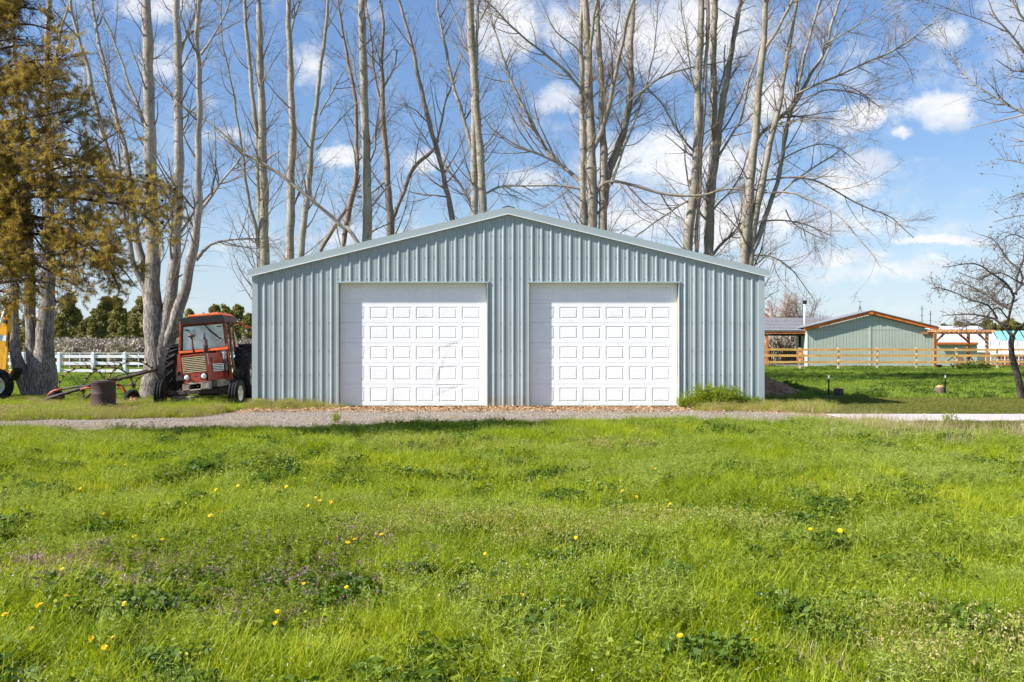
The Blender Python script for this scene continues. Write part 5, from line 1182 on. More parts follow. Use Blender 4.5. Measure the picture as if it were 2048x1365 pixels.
# pergola
PD = 64.0
pg = empty('cedar_pergola', (px2x(1930, PD), PD, 0), 0, 'cedar-coloured pergola with braced posts right of the green house', 'pergola'); pX = lambda x: px2x(x, PD)-pg.location.x; pZ = lambda y: pz(y, PD)
for x, w_, y, mat in ((1871, .16, 0, 'cedar_dark'), (1975, .16, 0, 'cedar'), (1963.5, .16, 1.8, 'cedar_dark'), (1876, .14, 2.2, 'cedar_dark')): MB().box((pX(x)-w_/2, y, 0), (pX(x)+w_/2, y+w_, pZ(666.5))).build('post', mat, pg)
MB().box((pX(1870), -.05, pZ(668.5)), (pX(1984), .0, pZ(664))).build('beam', 'cedar', pg); MB().box((pX(1868), 1.9, pZ(668)), (pX(1980), 1.96, pZ(663.8))).build('beam', 'cedar', pg)
for k in range(12): X_ = pX(1879+k*9.6); MB().prism([(X_-.03, -.45, pZ(664)+.01), (X_+.03, -.45, pZ(664)+.01), (X_+.03, -.45, pZ(661)), (X_-.03, -.45, pZ(661))], (0, 3.0, 0)).build('rafter', 'cedar', pg)
MB().box((pX(1874), .3, pZ(661)+.005), (pX(1992), .36, pZ(661)+.06)).build('cross_slat', 'cedar', pg); MB().box((pX(1874), 1.3, pZ(661)+.005), (pX(1992), 1.36, pZ(661)+.06)).build('cross_slat', 'cedar', pg)
for a, b in (((1873, 684), (1889, 668)), ((1973, 682), (1957, 667))): MB().beam((pX(a[0]), .08, pZ(a[1])), (pX(b[0]), .08, pZ(b[1])), .09, .13).build('brace', 'cedar', pg)
MB().beam((pX(1963), 1.9, pZ(683)), (pX(1944), 1.9, pZ(667))  , .09, .13).build('brace', 'cedar_dark', pg)
# small building, tin-roofed barn, greenhouse
sb = empty('garden_shed', (px2x(1912, 72), 72, 0), 0, 'small sage-green shed with an orange fascia under the pergola', 'shed'); sX = lambda x: px2x(x, 72)-sb.location.x; sZ = lambda y: pz(y, 72)
V = []; fs = []; x = sX(1874); i = 0
while x < sX(1951): V += [(x, 0, 0), (x, 0, sZ(689)), (x+.17, 0, 0), (x+.17, 0, sZ(689)), (x+.19, .02, 0), (x+.19, .02, sZ(689))]; x += .21
n = len(V)//2; fs = [(2*k, 2*k+2, 2*k+3, 2*k+1) for k in range(n-1)]
MB().add(V, fs).build('siding', 'siding', sb); MB().box((sX(1874), .03, 0), (sX(1950.5), 2.5, sZ(689))).build('walls', 'siding', sb)
MB().box((sX(1868), -.3, sZ(689.4)), (sX(1950), -.26, sZ(685))).build('fascia', 'orange_trim', sb); MB().add([(sX(1866), -.3, sZ(684.8)), (sX(1952), -.3, sZ(684.8)), (sX(1952), 2.7, sZ(684.8)+.15), (sX(1866), 2.7, sZ(684.8)+.15)], [(0, 1, 2, 3)]).build('roof', 'tin_roof', sb)
MB().box((sX(1949.5), -.26, sZ(690)), (sX(1952.5), 2.4, sZ(685.5))).build('side_fascia', 'black', sb)
BDn = 86.0
bn_ = empty('tin_roofed_barn', (px2x(1940, BDn), BDn, 0), 0, 'long barn with a pale tin roof seen through the pergola', 'barn'); bX = lambda x: px2x(x, BDn)-bn_.location.x
yb0, yb1 = 0, 7.0; zb0, zb1 = pz(705, BDn), pz(652.5, BDn+7)
k = 0
for xp in np.arange(1872, 2030, 7.0): k += 1; MB().add([(bX(xp), yb0, zb0+.01*(k % 2)), (bX(xp+7.2), yb0, zb0+.01*(k % 2)), (bX(xp+7.2)-.0, yb1, zb1+.01*(k % 2)), (bX(xp), yb1, zb1+.01*(k % 2))], [(0, 1, 2, 3)]).build('roof_sheet', 'tin_roof', bn_)
for f in np.linspace(.08, .92, 8): MB().box((bX(1872), yb0+7*f-.02, zb0+(zb1-zb0)*f+.012), (bX(2036), yb0+7*f+.02, zb0+(zb1-zb0)*f+.05)).build('roof_batten', 'white_metal', bn_)
MB().box((bX(1873), .3, 0), (bX(2036), 7, zb0-.02)).build('wall', 'far_wall', bn_)
ghD = 76.0
gh = empty('greenhouse', (px2x(2020, ghD), ghD, 0), 0, 'greenhouse with slanted pale panels and a teal cover behind the bent tree trunk', 'greenhouse'); gX = lambda x, d_=0: px2x(x, ghD+d_)-gh.location.x
lean = lambda xp, y, d_: (gX(xp, d_), d_, pz(y, ghD+d_))
for k in range(7):
    x0 = 1978+k*18; MB().add([lean(x0+4, 709, 0), lean(x0+21.4, 709, 0), lean(x0+17.4, 682, 1.2), lean(x0, 682, 1.2)], [(0, 1, 2, 3)]).build('lower_panel', 'greenhouse', gh)
    MB().beam(lean(x0+4, 709, -.03), lean(x0, 681, 1.15), .06, .05).build('rib', 'white_metal', gh)
    MB().add([lean(x0+2, 681, 1.2), lean(x0+18, 681, 1.2), lean(x0+6, 662, 3), lean(x0-9, 662, 3)], [(0, 1, 2, 3)]).build('upper_panel', 'teal' if k > 0 else 'greenhouse', gh)
MB().box((gX(1980), -.05, pz(710.5, ghD)), (gX(2110), .0, pz(708.8, ghD))).build('sill_rail', 'white_metal', gh)
MB().box((gX(1980), .35, 0), (gX(2110), .4, pz(710, ghD))).build('back_boards', 'foundation', gh)
for k in range(9):
    x0 = 1981+k*14; MB().box((gX(x0), -.02, pz(729, ghD)), (gX(x0+1.4), .03, pz(711, ghD))).build('window_post', 'white_metal', gh)
    MB().box((gX(x0+1.5), -.01, pz(720.7, ghD)), (gX(x0+13.9), .01, pz(719.7, ghD))).build('window_bar', 'white_metal', gh); MB().box((gX(x0+7), .011, pz(729, ghD)), (gX(x0+7.8), .02, pz(711, ghD))).build('window_bar', 'white_metal', gh)
MB().box((gX(2004), .1, pz(727, ghD)), (gX(2016), .3, pz(713, ghD))).build('orange_crate', 'orange_trim', gh)
MB().box((gX(1955), -1.2, pz(731.5, ghD)), (gX(2110), -.1, pz(729, ghD))).build('deck_edge', 'orange_paint', gh); MB().box((gX(1955), -1.15, .0), (gX(2110), -.15, pz(731.6, ghD))).build('deck_skirt', 'black', gh)
# two reclining garden chairs
for (x, s, lab) in ((1921, 1, 'brown sling garden chair with black frame in front of the green shed'),):
    D = 61.5; ch = empty('garden_chair', (px2x(x, D), D, 0), 0, lab, 'chair'); cX = lambda q: px2x(q, D)-ch.location.x; cZ = lambda q: pz(q, D)
    MB().add([(cX(1915), 0, cZ(722)), (cX(1929), 0, cZ(722)), (cX(1929), .15, cZ(714)), (cX(1916), .15, cZ(714))], [(0, 1, 2, 3)]).build('backrest', 'fabric_brown', ch); MB().box((cX(1915), -.4, .05), (cX(1930), .0, cZ(726.5))).build('seat', 'fabric_brown', ch)
    for a, b in (((1894, 722), (1905, 714)), ((1938, 713), (1945, 722)), ((1900, 728), (1906, 735)), ((1909, 713), (1910, 722)), ((1905, 718), (1913, 719)), ((1930, 718), (1939, 718)), ((1932, 734), (1938, 727)), ((1902, 735), (1914, 724)), ((1943, 735), (1932, 724))): MB().beam((cX(a[0]), -.1, cZ(a[1])), (cX(b[0]), -.1, cZ(b[1])), .04, .05).build('frame_tube', 'black', ch)
pot = empty('flower_pot', (px2x(1878, 62.5), 62.5, 0), 0, 'dark flower pot at the foot of the left pergola post', 'pot'); MB().lathe([(.001, 0), (.12, 0), (.17, .28), (.15, .28), (.001, .24)], (0, 0, 0), 'Z', 14).build('bowl', 'black', pot)
# far house left of the porch
fh = empty('far_house', (px2x(1565, 120), 120, 0), 0, 'far house with a brick chimney and flat brown roof between the garage and bare shrubs', 'house'); fX = lambda x: px2x(x, 120)-fh.location.x
MB().box((fX(1543), 0, pz(640, 120)), (fX(1606), 6, pz(633.5, 120))).build('roof', 'brown', fh); MB().box((fX(1524), 0, 0), (fX(1606), 5.9, pz(640.2, 120))).build('wall', 'far_wall', fh)
MB().box((fX(1530), 1, pz(634, 120)), (fX(1543), 2, pz(617, 120))).build('chimney', 'brick', fh); MB().beam((fX(1528), -.1, pz(621, 120)), (fX(1550), -.1, pz(640, 120)), .2, .25).build('barge_board', 'vinyl', fh)

# ================================================================ dirt mound
def mound():
    n, m = 30, 14; V = []; fs = []; D = 29.5; cx = px2x(1512, D)
    for j in range(m):
        for i in range(n):
            a = 2*math.pi*i/n; q = 1-j/(m-1); rr = 1.45*q*(1+.14*math.sin(2*a+1)+.10*math.sin(5*a)); z = .62*(1-q**1.25)
            z += (rng.random()-.5)*.035*(j > 0); V.append((rr*math.cos(a)*1.0, rr*math.sin(a)*.8, z-.02))
    for j in range(m-1):
        for i in range(n): k = (i+1) % n; fs.append((j*n+i, j*n+k, (j+1)*n+k, (j+1)*n+i))
    o = MB().add(V, fs).build('dirt_mound', 'dirt', None, True, loc=(cx, D, 0)); tag(o, 'heap of bare brown earth behind the right corner of the garage', 'dirt mound')
    ck = MB().lathe([(.001, -.02), (.022, 0), (.001, .02)], n=5); N = 380; a = rng.random(N)*6.28; q = rng.random(N)**.5
    C = np.stack([cx+1.5*q*np.cos(a), D+1.2*q*np.sin(a), .62*(1-np.minimum(q, 1)**1.25)], -1); V, Fq = place(np.array(ck.v), np.array(ck.f), C, rng.normal(size=(N, 3)), .5+1.3*rng.random(N))
    tag(link('clods', raw_mesh('clods', V-np.array([cx, D, 0]), Fq, 'dirt'), o), kind='stuff')
mound()
# ================================================================ ground cover
SRC = bpy.data.collections.new('cover_sources')
def tri_mesh(name, parts):
    """parts: list of (V, tris, v, material)"""
    V = np.concatenate([p[0] for p in parts]); off = 0; Fs = []; mi = []; vv = np.concatenate([p[2] for p in parts]); mats = []
    for P, Fq, v_, mt in parts:
        Fs.append(Fq+off); off += len(P)
        if mt not in mats: mats.append(mt)
        mi.append(np.full(len(Fq), mats.index(mt)))
    me = raw_mesh(name, V, np.concatenate(Fs), mats[0], v=vv)
    for mt in mats[1:]: me.materials.append(M[mt])
    me.polygons.foreach_set('material_index', np.concatenate(mi).astype(np.int32)); return me
def blades(n, rad, h0, h1, w_, lean, curl=.4, mat='grass', wind=(0.0, 0.0)):
    a = rng.random(n)*6.283; r_ = rad*np.sqrt(rng.random(n)); B = np.stack([r_*np.cos(a), r_*np.sin(a), np.zeros(n)-.01], 1)
    h = h0+(h1-h0)*rng.random(n); az = rng.random(n)*6.283; ln = lean*(rng.random(n)**.8)
    d = np.stack([np.sin(ln)*np.cos(az)+wind[0], np.sin(ln)*np.sin(az)+wind[1], np.cos(ln)], 1); d /= np.linalg.norm(d, axis=1, keepdims=True)
    s = np.stack([-np.sin(az+rng.normal(0, .9, n)), np.cos(az), np.zeros(n)], 1); s /= np.linalg.norm(s, axis=1, keepdims=True); s *= w_/2*(.6+.8*rng.random(n))[:, None]
    m = B+d*(h*.55)[:, None]; d2 = d+np.stack([np.cos(az)*curl, np.sin(az)*curl, -curl*.5*np.ones(n)], 1)*(.3+rng.random(n))[:, None]; d2 /= np.linalg.norm(d2, axis=1, keepdims=True)
    tp = m+d2*(h*.5)[:, None]
    V = np.stack([B-s, B+s, m-s*.8, m+s*.8, tp], 1).reshape(-1, 3); i = np.arange(n)[:, None]*5
    Fq = np.concatenate([i+np.array([[0, 1, 3]]), i+np.array([[0, 3, 2]]), i+np.array([[2, 3, 4]])])
    return V, Fq, np.repeat(rng.random(n), 5), mat
def leaves(n, rad, h, size, mat, up=.6, flat=1.0):
    a = rng.random(n)*6.283; q = rng.random(n)**.6; C = np.stack([rad*q*np.cos(a), rad*q*np.sin(a), h*(.15+.85*rng.random(n))*(1-.55*q**2)], 1)
    V, Fq = leaf_quads(C, size, 0); V = V.reshape(-1, 4, 3)
    ctr = V.mean(1, keepdims=True); V = ctr+(V-ctr)*np.array([1, 1, flat]); V = V.reshape(-1, 3)
    V = V.reshape(-1, 4, 3); wid = V[:, 1]-V[:, 3]; c = (V[:, 1]+V[:, 3])/2; V[:, 1] = c+wid*.9; V[:, 3] = c-wid*.9; V = V.reshape(-1, 3)
    T_ = np.concatenate([Fq[:, [0, 1, 2]], Fq[:, [0, 2, 3]]]); return V, T_, np.repeat(rng.random(n), 4), mat
def heads(n, rad, h0, h1, size, mat, per=4):
    a = rng.random(n)*6.283; r_ = rad*np.sqrt(rng.random(n)); C = np.stack([r_*np.cos(a), r_*np.sin(a), h0+(h1-h0)*rng.random(n)], 1)
    C = np.repeat(C, per, 0)+rng.normal(0, size*.7, (n*per, 3)); V, Fq = leaf_quads(C, size)
    return V, np.concatenate([Fq[:, [0, 1, 2]], Fq[:, [0, 2, 3]]]), np.repeat(rng.random(len(C)), 4), mat
def plumes(n, rad, h, mat, tuft=9, w_=.0025):
    """feathery stems"""
    Vs, Fs, vs, off = [], [], [], 0; a = rng.random(n)*6.283; r_ = rad*np.sqrt(rng.random(n))
    for i in range(n):
        b = np.array([r_[i]*math.cos(a[i]), r_[i]*math.sin(a[i]), 0]); d = np.array([math.cos(a[i])*.35, math.sin(a[i])*.35, 1])+rng.normal(0, .15, 3); d /= np.linalg.norm(d); L = h*(.6+.5*rng.random())
        for k in range(tuft*3):
            t_ = .2+.8*rng.random(); p = b+d*L*t_; e = rng.normal(size=3); e[2] = abs(e[2])*.8; e /= np.linalg.norm(e); l_ = .05*(1.2-t_*.6)*h/.18; s = np.cross(e, rng.normal(size=3)); s /= np.linalg.norm(s); s *= w_
            Vs += [p-s, p+s, p+e*l_]; Fs.append((off, off+1, off+2)); off += 3; vs += [.3+.5*rng.random()]*3
        s = np.array([w_, 0, 0]); Vs += [b-s, b+s, b+d*L]; Fs.append((off, off+1, off+2)); off += 3; vs += [.2]*3
    return np.array(Vs), np.array(Fs), np.array(vs), mat
protos = []
def proto(parts): 
    o = bpy.data.objects.new('cover_%02d' % len(protos), tri_mesh('cover', parts)); SRC.objects.link(o); protos.append(o); return len(protos)-1
G = {}
G['grass'] = [proto([blades(64, .11, .05, .14, .0060, .85, .7)]) for _ in range(5)]
G['tall'] = [proto([blades(54, .10, .09, .20, .0062, .7, .7)]) for _ in range(3)]
G['short'] = [proto([blades(60, .12, .04, .10, .0055, .8, .5)]) for _ in range(3)]
G['swept'] = [proto([blades(60, .12, .14, .28, .005, .5, .5, wind=(.9, -.3))]) for _ in range(2)]
G['dark'] = [proto([leaves(70, .11, .13, .020, 'weed_dark', flat=.6), blades(14, .1, .06, .14, .005, .6, mat='grass')]) for _ in range(3)]
G['mid'] = [proto([leaves(80, .12, .15, .014, 'weed_mid', flat=.7), blades(20, .1, .08, .18, .004, .6)]) for _ in range(3)]
G['pale'] = [proto([plumes(11, .08, .19, 'weed_pale')]) for _ in range(3)]
G['feather'] = [proto([plumes(12, .10, .17, 'weed_mid')]) for _ in range(2)]
G['straw'] = [proto([blades(14, .14, .18, .42, .0035, .75, .35, 'straw')]) for _ in range(3)]
G['dead'] = [proto([blades(34, .12, .03, .14, .0045, 1.2, .6, 'straw'), blades(16, .12, .05, .12, .004, .7)]) for _ in range(3)]
G['seed'] = [proto([blades(30, .13, .07, .19, .0028, .5, .3, 'straw_seed'), heads(26, .13, .09, .19, .008, 'straw_seed', 3)]) for _ in range(3)]
G['purple'] = [proto([leaves(40, .09, .11, .012, 'weed_mid', flat=.7), heads(15, .09, .09, .15, .0075, 'purple', 4)]) for _ in range(3)]
G['white'] = [proto([blades(9, .08, .12, .2, .002, .4, mat='weed_mid'), heads(4, .09, .12, .19, .0038, 'white_fl', 4)]) for _ in range(2)]
G['yellowseed'] = [proto([blades(26, .1, .12, .22, .0035, .4, mat='grass'), heads(22, .1, .13, .22, .006, 'weed_pale', 3)]) for _ in range(2)]
G['lawn'] = [proto([blades(90, .17, .02, .045, .006, .9, .5, 'lawn')]) for _ in range(3)]
G['far'] = [proto([blades(60, .24, .08, .24, .013, .6, .5, 'grass_far')]) for _ in range(3)]
G['farweed'] = [proto([leaves(90, .22, .20, .035, 'weed_dark', flat=.6), blades(25, .22, .08, .2, .012, .6, mat='grass_far')]) for _ in range(3)]
G['farpale'] = [proto([leaves(60, .2, .14, .024, 'weed_pale', flat=.6), blades(30, .22, .08, .2, .01, .6, mat='grass_far')]) for _ in range(2)]
G['bush'] = [proto([plumes(34, .13, .40, 'weed_mid', 12, .005), leaves(90, .15, .36, .014, 'weed_pale', flat=.8)]) for _ in range(3)]
pb = MB().lathe([(.001, -.006), (.011, -.001), (.009, .005), (.001, .008)], n=5)
pv = np.array(pb.v); pf = np.array([t_ for q in pb.f for t_ in ((q[0], q[1], q[2]), (q[0], q[2], q[3]))])
G['pebble'] = [proto([(pv*np.array([1, .8, .8]), pf, np.full(len(pv), r_), 'pebble')]) for r_ in (.1, .5, .9)]
def litter():
    n = 5; C = np.stack([rng.normal(0, .05, n), rng.normal(0, .05, n), .012+.01*rng.random(n)], 1); V, Fq = leaf_quads(C, .026); V = V.reshape(-1, 4, 3); c = V.mean(1, keepdims=True); d = V-c; d[:, 1] *= 1.8; d[:, 3] *= 1.8; V = c+d*np.array([1, 1, .35]); V = V.reshape(-1, 3)
    return V, np.concatenate([Fq[:, [0, 1, 2]], Fq[:, [0, 2, 3]]]), np.repeat(rng.random(n), 4), 'leaf_litter'
G['litter'] = [proto([litter()]) for _ in range(3)]

def scatter_group():
    ng = bpy.data.node_groups.new('scatter_cover', 'GeometryNodeTree'); ng.interface.new_socket('Geometry', in_out='INPUT', socket_type='NodeSocketGeometry'); ng.interface.new_socket('Geometry', in_out='OUTPUT', socket_type='NodeSocketGeometry')
    n = ng.nodes; l = ng.links; gi = n.new('NodeGroupInput'); go = n.new('NodeGroupOutput'); ip = n.new('GeometryNodeInstanceOnPoints'); ci = n.new('GeometryNodeCollectionInfo')
    ci.inputs['Collection'].default_value = SRC; ci.inputs['Separate Children'].default_value = True; ci.inputs['Reset Children'].default_value = True
    def att(nm, typ): a = n.new('GeometryNodeInputNamedAttribute'); a.data_type = typ; a.inputs['Name'].default_value = nm; return [o for o in a.outputs if o.enabled and o.name == 'Attribute'][0]
    l.new(gi.outputs[0], ip.inputs['Points']); l.new(ci.outputs[0], ip.inputs['Instance']); ip.inputs['Pick Instance'].default_value = True
    l.new(att('idx', 'INT'), ip.inputs['Instance Index']); e = n.new('FunctionNodeEulerToRotation'); l.new(att('rot', 'FLOAT_VECTOR'), e.inputs[0]); l.new(e.outputs[0], ip.inputs['Rotation']); l.new(att('scl', 'FLOAT_VECTOR'), ip.inputs['Scale'])
    l.new(ip.outputs[0], go.inputs[0]); return ng
SG = scatter_group()
def scatter(name, XY, idx, scl, zs=None, tiltv=.12, parent=None):
    """scl (N,) or (N,3)"""
    XY = np.asarray(XY); N = len(XY); z = hgt(XY[:, 0], XY[:, 1]) if zs is None else zs
    me = bpy.data.meshes.new(name); me.vertices.add(N); me.vertices.foreach_set('co', np.column_stack([XY, z]).astype(np.float32).ravel())
    a = me.attributes.new('idx', 'INT', 'POINT'); a.data.foreach_set('value', np.asarray(idx, np.int32))
    rot = np.column_stack([rng.normal(0, tiltv, N), rng.normal(0, tiltv, N), rng.random(N)*6.283]); a = me.attributes.new('rot', 'FLOAT_VECTOR', 'POINT'); a.data.foreach_set('vector', rot.astype(np.float32).ravel())
    s = np.asarray(scl, float); s = np.repeat(s[:, None], 3, 1) if s.ndim == 1 else s; a = me.attributes.new('scl', 'FLOAT_VECTOR', 'POINT'); a.data.foreach_set('vector', s.astype(np.float32).ravel())
    o = link(name, me, parent); md = o.modifiers.new('scatter', 'NODES'); md.node_group = SG; return tag(o, kind='stuff')
pick = lambda key, n: rng.choice(G[key], n)

def region(n, x0, x1, y0, y1): return x0+(x1-x0)*rng.random(n), y0+(y1-y0)*rng.random(n)
# ---- meadow in the foreground
def field(n, y0, y1, margin=.9):
    y = np.sqrt(y0**2+(y1**2-y0**2)*rng.random(n)); x = (rng.random(n)*2-1)*(.525*y+margin); return x, y
N = 30000; x, y = field(N, 3.3, 21.0)
# extra density close to the camera
x2, y2 = field(11000, 3.3, 9.0); x = np.concatenate([x, x2]); y = np.concatenate([y, y2])
ok = y < meadow_edge(x)-.08+rng.normal(0, .12, len(x)); x, y = x[ok], y[ok]; N = len(x)
n1 = fnoise(x, y*1.0, 1.2, 51)+.10*rng.normal(size=N); n2 = fnoise(x+50, y, .36, 61)+.03*rng.normal(size=N); n3 = fnoise(x, y, 1.5, 71)+.04*rng.normal(size=N); n4 = fnoise(x, y, .45, 81)
kind = np.full(N, 'grass', dtype=object); u_ = rng.random(N)
kind[(n1 > .60)] = 'tall'; kind[(n1 < .36)] = 'short'
kind[(n2 > .72) | ((n4 < .27) & (rng.random(N) < .45))] = 'dark'; kind[(n2 > .64) & (n2 <= .70) & (u_ < .55)] = 'mid'; kind[(n2 < .33) & (u_ < .35)] = 'pale'; kind[(n3 > .64) & (u_ < .15)] = 'feather'
kind[(n3 < .33) & (u_ < .16)] = 'seed'; kind[(n4 > .70) & (u_ < .5)] = 'dead'; kind[(n3 < .42) & (n1 > .5) & (u_ > .6)] = 'yellowseed'
kind[(u_ > .955)] = 'yellowseed'; kind[(u_ > .975)] = 'dead'; kind[(u_ > .988)] = 'mid'
swp = (fnoise(x, y, 1.3, 91) > .68) & (u_ < .5); kind[swp] = 'swept'
# upper right: grass flattened and grey-green with dry stalks
ur = (x > 2.2) & (y > 11); kind[ur & (n1 > .5) & (u_ < .35)] = 'pale'; kind[ur & (n4 > .55) & (u_ < .18)] = 'swept'
st = (x > 4.9) & (y > meadow_edge(x)-3.2) & (fnoise(x, y, 1.1, 33) > .42) & (rng.random(N) < .36); kind[st] = 'straw'
# near bottom: small white flowers; left centre: purple weeds
def at_px(px, py, s_x, s_y):
    D = EYE*F/(py-HY); return np.exp(-(((x-px2x(px, D))/s_x)**2+((y-D)/s_y)**2))
pur = at_px(330, 1170, .75, .5)+.8*at_px(80, 1165, .45, .4)+.6*at_px(690, 1100, .5, .8)+.35*at_px(620, 1180, .6, .5)+.3*at_px(450, 1260, .5, .3)
kind[(rng.random(N) < pur*.32)] = 'purple'; kind[(rng.random(N) < .38*at_px(500, 1200, 1.0, .4))] = 'dark'
kind[(rng.random(N) < .35*at_px(480, 1130, .9, .5))] = 'feather'
for (px, py) in ((40, 1010), (400, 960), (890, 1090), (385, 1090), (650, 1090), (1030, 1290), (1620, 1110), (1250, 1225), (300, 1260), (1820, 1010), (560, 905), (720, 900), (1750, 900), (2000, 935), (1130, 1010), (1440, 870), (1840, 1030)):
    kind[rng.random(N) < .95*at_px(px, py, .17, .20 if py > 950 else .4)] = 'dark'
for (px, py, k_) in ((1700, 872, 'pale'), (1580, 918, 'swept'), (1490, 900, 'swept'), (1870, 962, 'pale'), (1380, 925, 'pale'), (1440, 1000, 'swept'), (1330, 960, 'pale')):
    kind[rng.random(N) < .8*at_px(px, py, .45, .8)] = k_
kind[rng.random(N) < .05*np.clip((7.2-y)/3, 0, 1)*(fnoise(x, y, .6, 77) > .5)] = 'white'; kind[rng.random(N) < .010] = 'white'
idx = np.zeros(N, int)
for k in set(kind): m = kind == k; idx[m] = pick(k, m.sum())
lump = .42+.50*fnoise(x, y, .75, 101)+.55*fnoise(x, y, .32, 141)+.18*rng.random(N); edge = np.clip((meadow_edge(x)-y)/.8, .45, 1)
s = lump*np.where(kind == 'straw', .9, edge); s = np.where(kind == 'dark', s*1.12, s)
scatter('meadow_grass', np.column_stack([x, y]), idx, np.column_stack([s*1.05, s*1.05, s*(.8+.45*fnoise(x, y, 1.9, 111))]))
print('meadow clumps', N)
x, y = region(420, 5.3, 7.0, 16.6, 18.9); kk = np.where(rng.random(420) < .3, 'straw', 'tall'); idx = np.array([rng.choice(G[k]) for k in kk]); scatter('edge_grass', np.column_stack([x, y]), idx, np.where(kk == 'straw', .75, .8)+.3*rng.random(420))
# standing dead stalks in the foreground
cand = [(210, 1130), (222, 1128), (232, 1130), (170, 930), (60, 930), (30, 935), (1000, 1060), (540, 1215), (520, 1230), (575, 1235), (310, 1140), (1330, 1060), (1560, 1030), (1250, 1150), (840, 1100)]
sx_, sy_ = [], []
for px, py in cand:
    D = EYE*F/(py+12-HY); sx_.append(px2x(px, D)); sy_.append(D)
scatter('dead_stalks', np.column_stack([sx_, sy_]), pick('straw', len(sx_)), np.full(len(sx_), .55))

# ---- roadside: weeds and straw left of the garage, by the walls, on the far side of the gravel
def region(n, x0, x1, y0, y1): return x0+(x1-x0)*rng.random(n), y0+(y1-y0)*rng.random(n)
x, y = region(15000, -15, -6.3, 19.3, 27.5); ok = (y > gfar(x)-.15) & (x > -.56*y) & ~((x > -6.25) & (y > 23.7)); x, y = x[ok], y[ok]; N = len(x); f = (y-gfar(x)); u_ = rng.random(N)
kind = np.where(f < 2.6, np.where(u_ < .34, 'seed', np.where(u_ < .52, 'dead', np.where(u_ < .62, 'straw', np.where(u_ < .8, 'tall', 'yellowseed')))), np.where(u_ < .7, 'grass', 'mid')).astype(object)
q = fnoise(x, y, 1.2, 21); kind[(f > 1.0) & (f < 3.2) & (q > .5) & (u_ < .7)] = 'grass'; kind[(q < .4) & (u_ > .5)] = 'seed'; idx = np.zeros(N, int)
for k in set(kind): m = kind == k; idx[m] = pick(k, m.sum())
sc_ = np.where(kind == 'straw', .42, 1.0)*(.75+.9*q)*np.where(f < 2.2, np.clip(.7+f*.2, .5, 1), .62)*(.8+.4*rng.random(N)); scatter('verge_grass', np.column_stack([x, y]), idx, sc_)
x, y = region(1300, -6.3, -3.9, 22.4, 23.75); ok = (rng.random(len(x)) < np.clip((y-22.6)/.9, 0, 1)*np.clip((-3.9-x)/.8, 0, 1)) & (fnoise(x, y, .5, 7) > .40); x, y = x[ok], y[ok]
kk = np.where(rng.random(len(x)) < .7, 'seed', 'yellowseed'); idx = np.array([rng.choice(G[k]) for k in kk]); scatter('wall_weeds', np.column_stack([x, y]), idx, (.35+.55*np.clip((y-22.8)/.8, 0, 1))*(.35+1.4*fnoise(x, y, .35, 19)))
x, y = region(1500, 4.0, 7.4, 22.0, 23.8); ok = rng.random(len(x)) < np.clip((y-21.6)/2.2, 0, 1)*np.clip((x-3.7)/1, 0, 1); x, y = x[ok], y[ok]
kk = np.where(rng.random(len(x)) < .55, 'seed', 'yellowseed'); idx = np.array([rng.choice(G[k]) for k in kk]); scatter('wall_weeds', np.column_stack([x, y]), idx, .55+.6*rng.random(len(x)))
x, y = region(200, -4.2, 4.2, 23.35, 23.75); kk = np.where(rng.random(200) < .6, 'seed', 'straw'); idx = np.array([rng.choice(G[k]) for k in kk]); scatter('sparse_door_weeds', np.column_stack([x, y]), idx, .22+.35*rng.random(200))
x, y = region(5000, -6.0, 7.3, 21.6, 23.75); ok = rng.random(len(x)) < np.clip((y-21.4)/2.0, 0.05, 1)*(.35+.9*fnoise(x, y, .8, 17)); x, y = x[ok], y[ok]; scatter('leaf_litter', np.column_stack([x, y]), pick('litter', len(x)), .6+.9*rng.random(len(x)), tiltv=.1)
x, y = region(26000, -13, 7.8, 17.6, 23.6); ok = (y > gnear(x)) & (y < gfar(x)+.8*rng.random(len(x))) & (x > -.56*y); x, y = x[ok], y[ok]; scatter('pebbles', np.column_stack([x, y]), pick('pebble', len(x)), .5+1.3*rng.random(len(x))**3, zs=np.full(len(x), .012), tiltv=1)
x, y = region(900, -12, 7.5, 17.5, 23.0); ok = (y > gnear(x)) & (fnoise(x, y, .9, 23)+.25*np.clip(1-(y-gnear(x))/.7, 0, 1) > .60); x, y = x[ok], y[ok]
kk = np.where(rng.random(len(x)) < .4, 'seed', np.where(rng.random(len(x)) < .5, 'grass', 'dead')); idx = np.array([rng.choice(G[k]) for k in kk]); scatter('gravel_weeds', np.column_stack([x, y]), idx, .25+.4*rng.random(len(x)))
# ---- leafy weed bushes against the right end of the wall
for i, (px, py, s, lab) in enumerate(((1418, 806, 1.12, 'tallest green weed bush against the wall, right of the right door'), (1452, 806, 1.0, 'dense green weed bush just right of the tallest one at the wall'), (1388, 808, .72, 'low yellow-green weed bush nearest the right door jamb'), (1372, 810, .55, 'small pale weed tuft at the foot of the right door jamb'), (1480, 808, .68, 'middling weed bush between the dense one and the garage corner'), (1506, 808, .55, 'small weed bush close to the garage corner'), (1437, 810, .85, 'dark green weed bush in front of the two tallest at the wall'))):
    D = 23.45-(.15 if py > 808 else 0); X_ = px2x(px, D); n = 26
    parts = []
    base_ = empty('weed_bush', (X_, D, 0), 0, lab, 'weed bush', 'weed bushes by the right wall')
    P = [plumes(60, .17, .46, 'weed_mid', 12, .0055), leaves(260, .21, .40, .014, 'weed_mid' if i != 6 else 'weed_dark', flat=.8), heads(40, .18, .25, .46, .009, 'weed_pale', 3)]
    o = link('foliage', tri_mesh('foliage', P), base_); tag(o, kind='stuff'); base_.scale = (s*1.3, s, s*1.12)
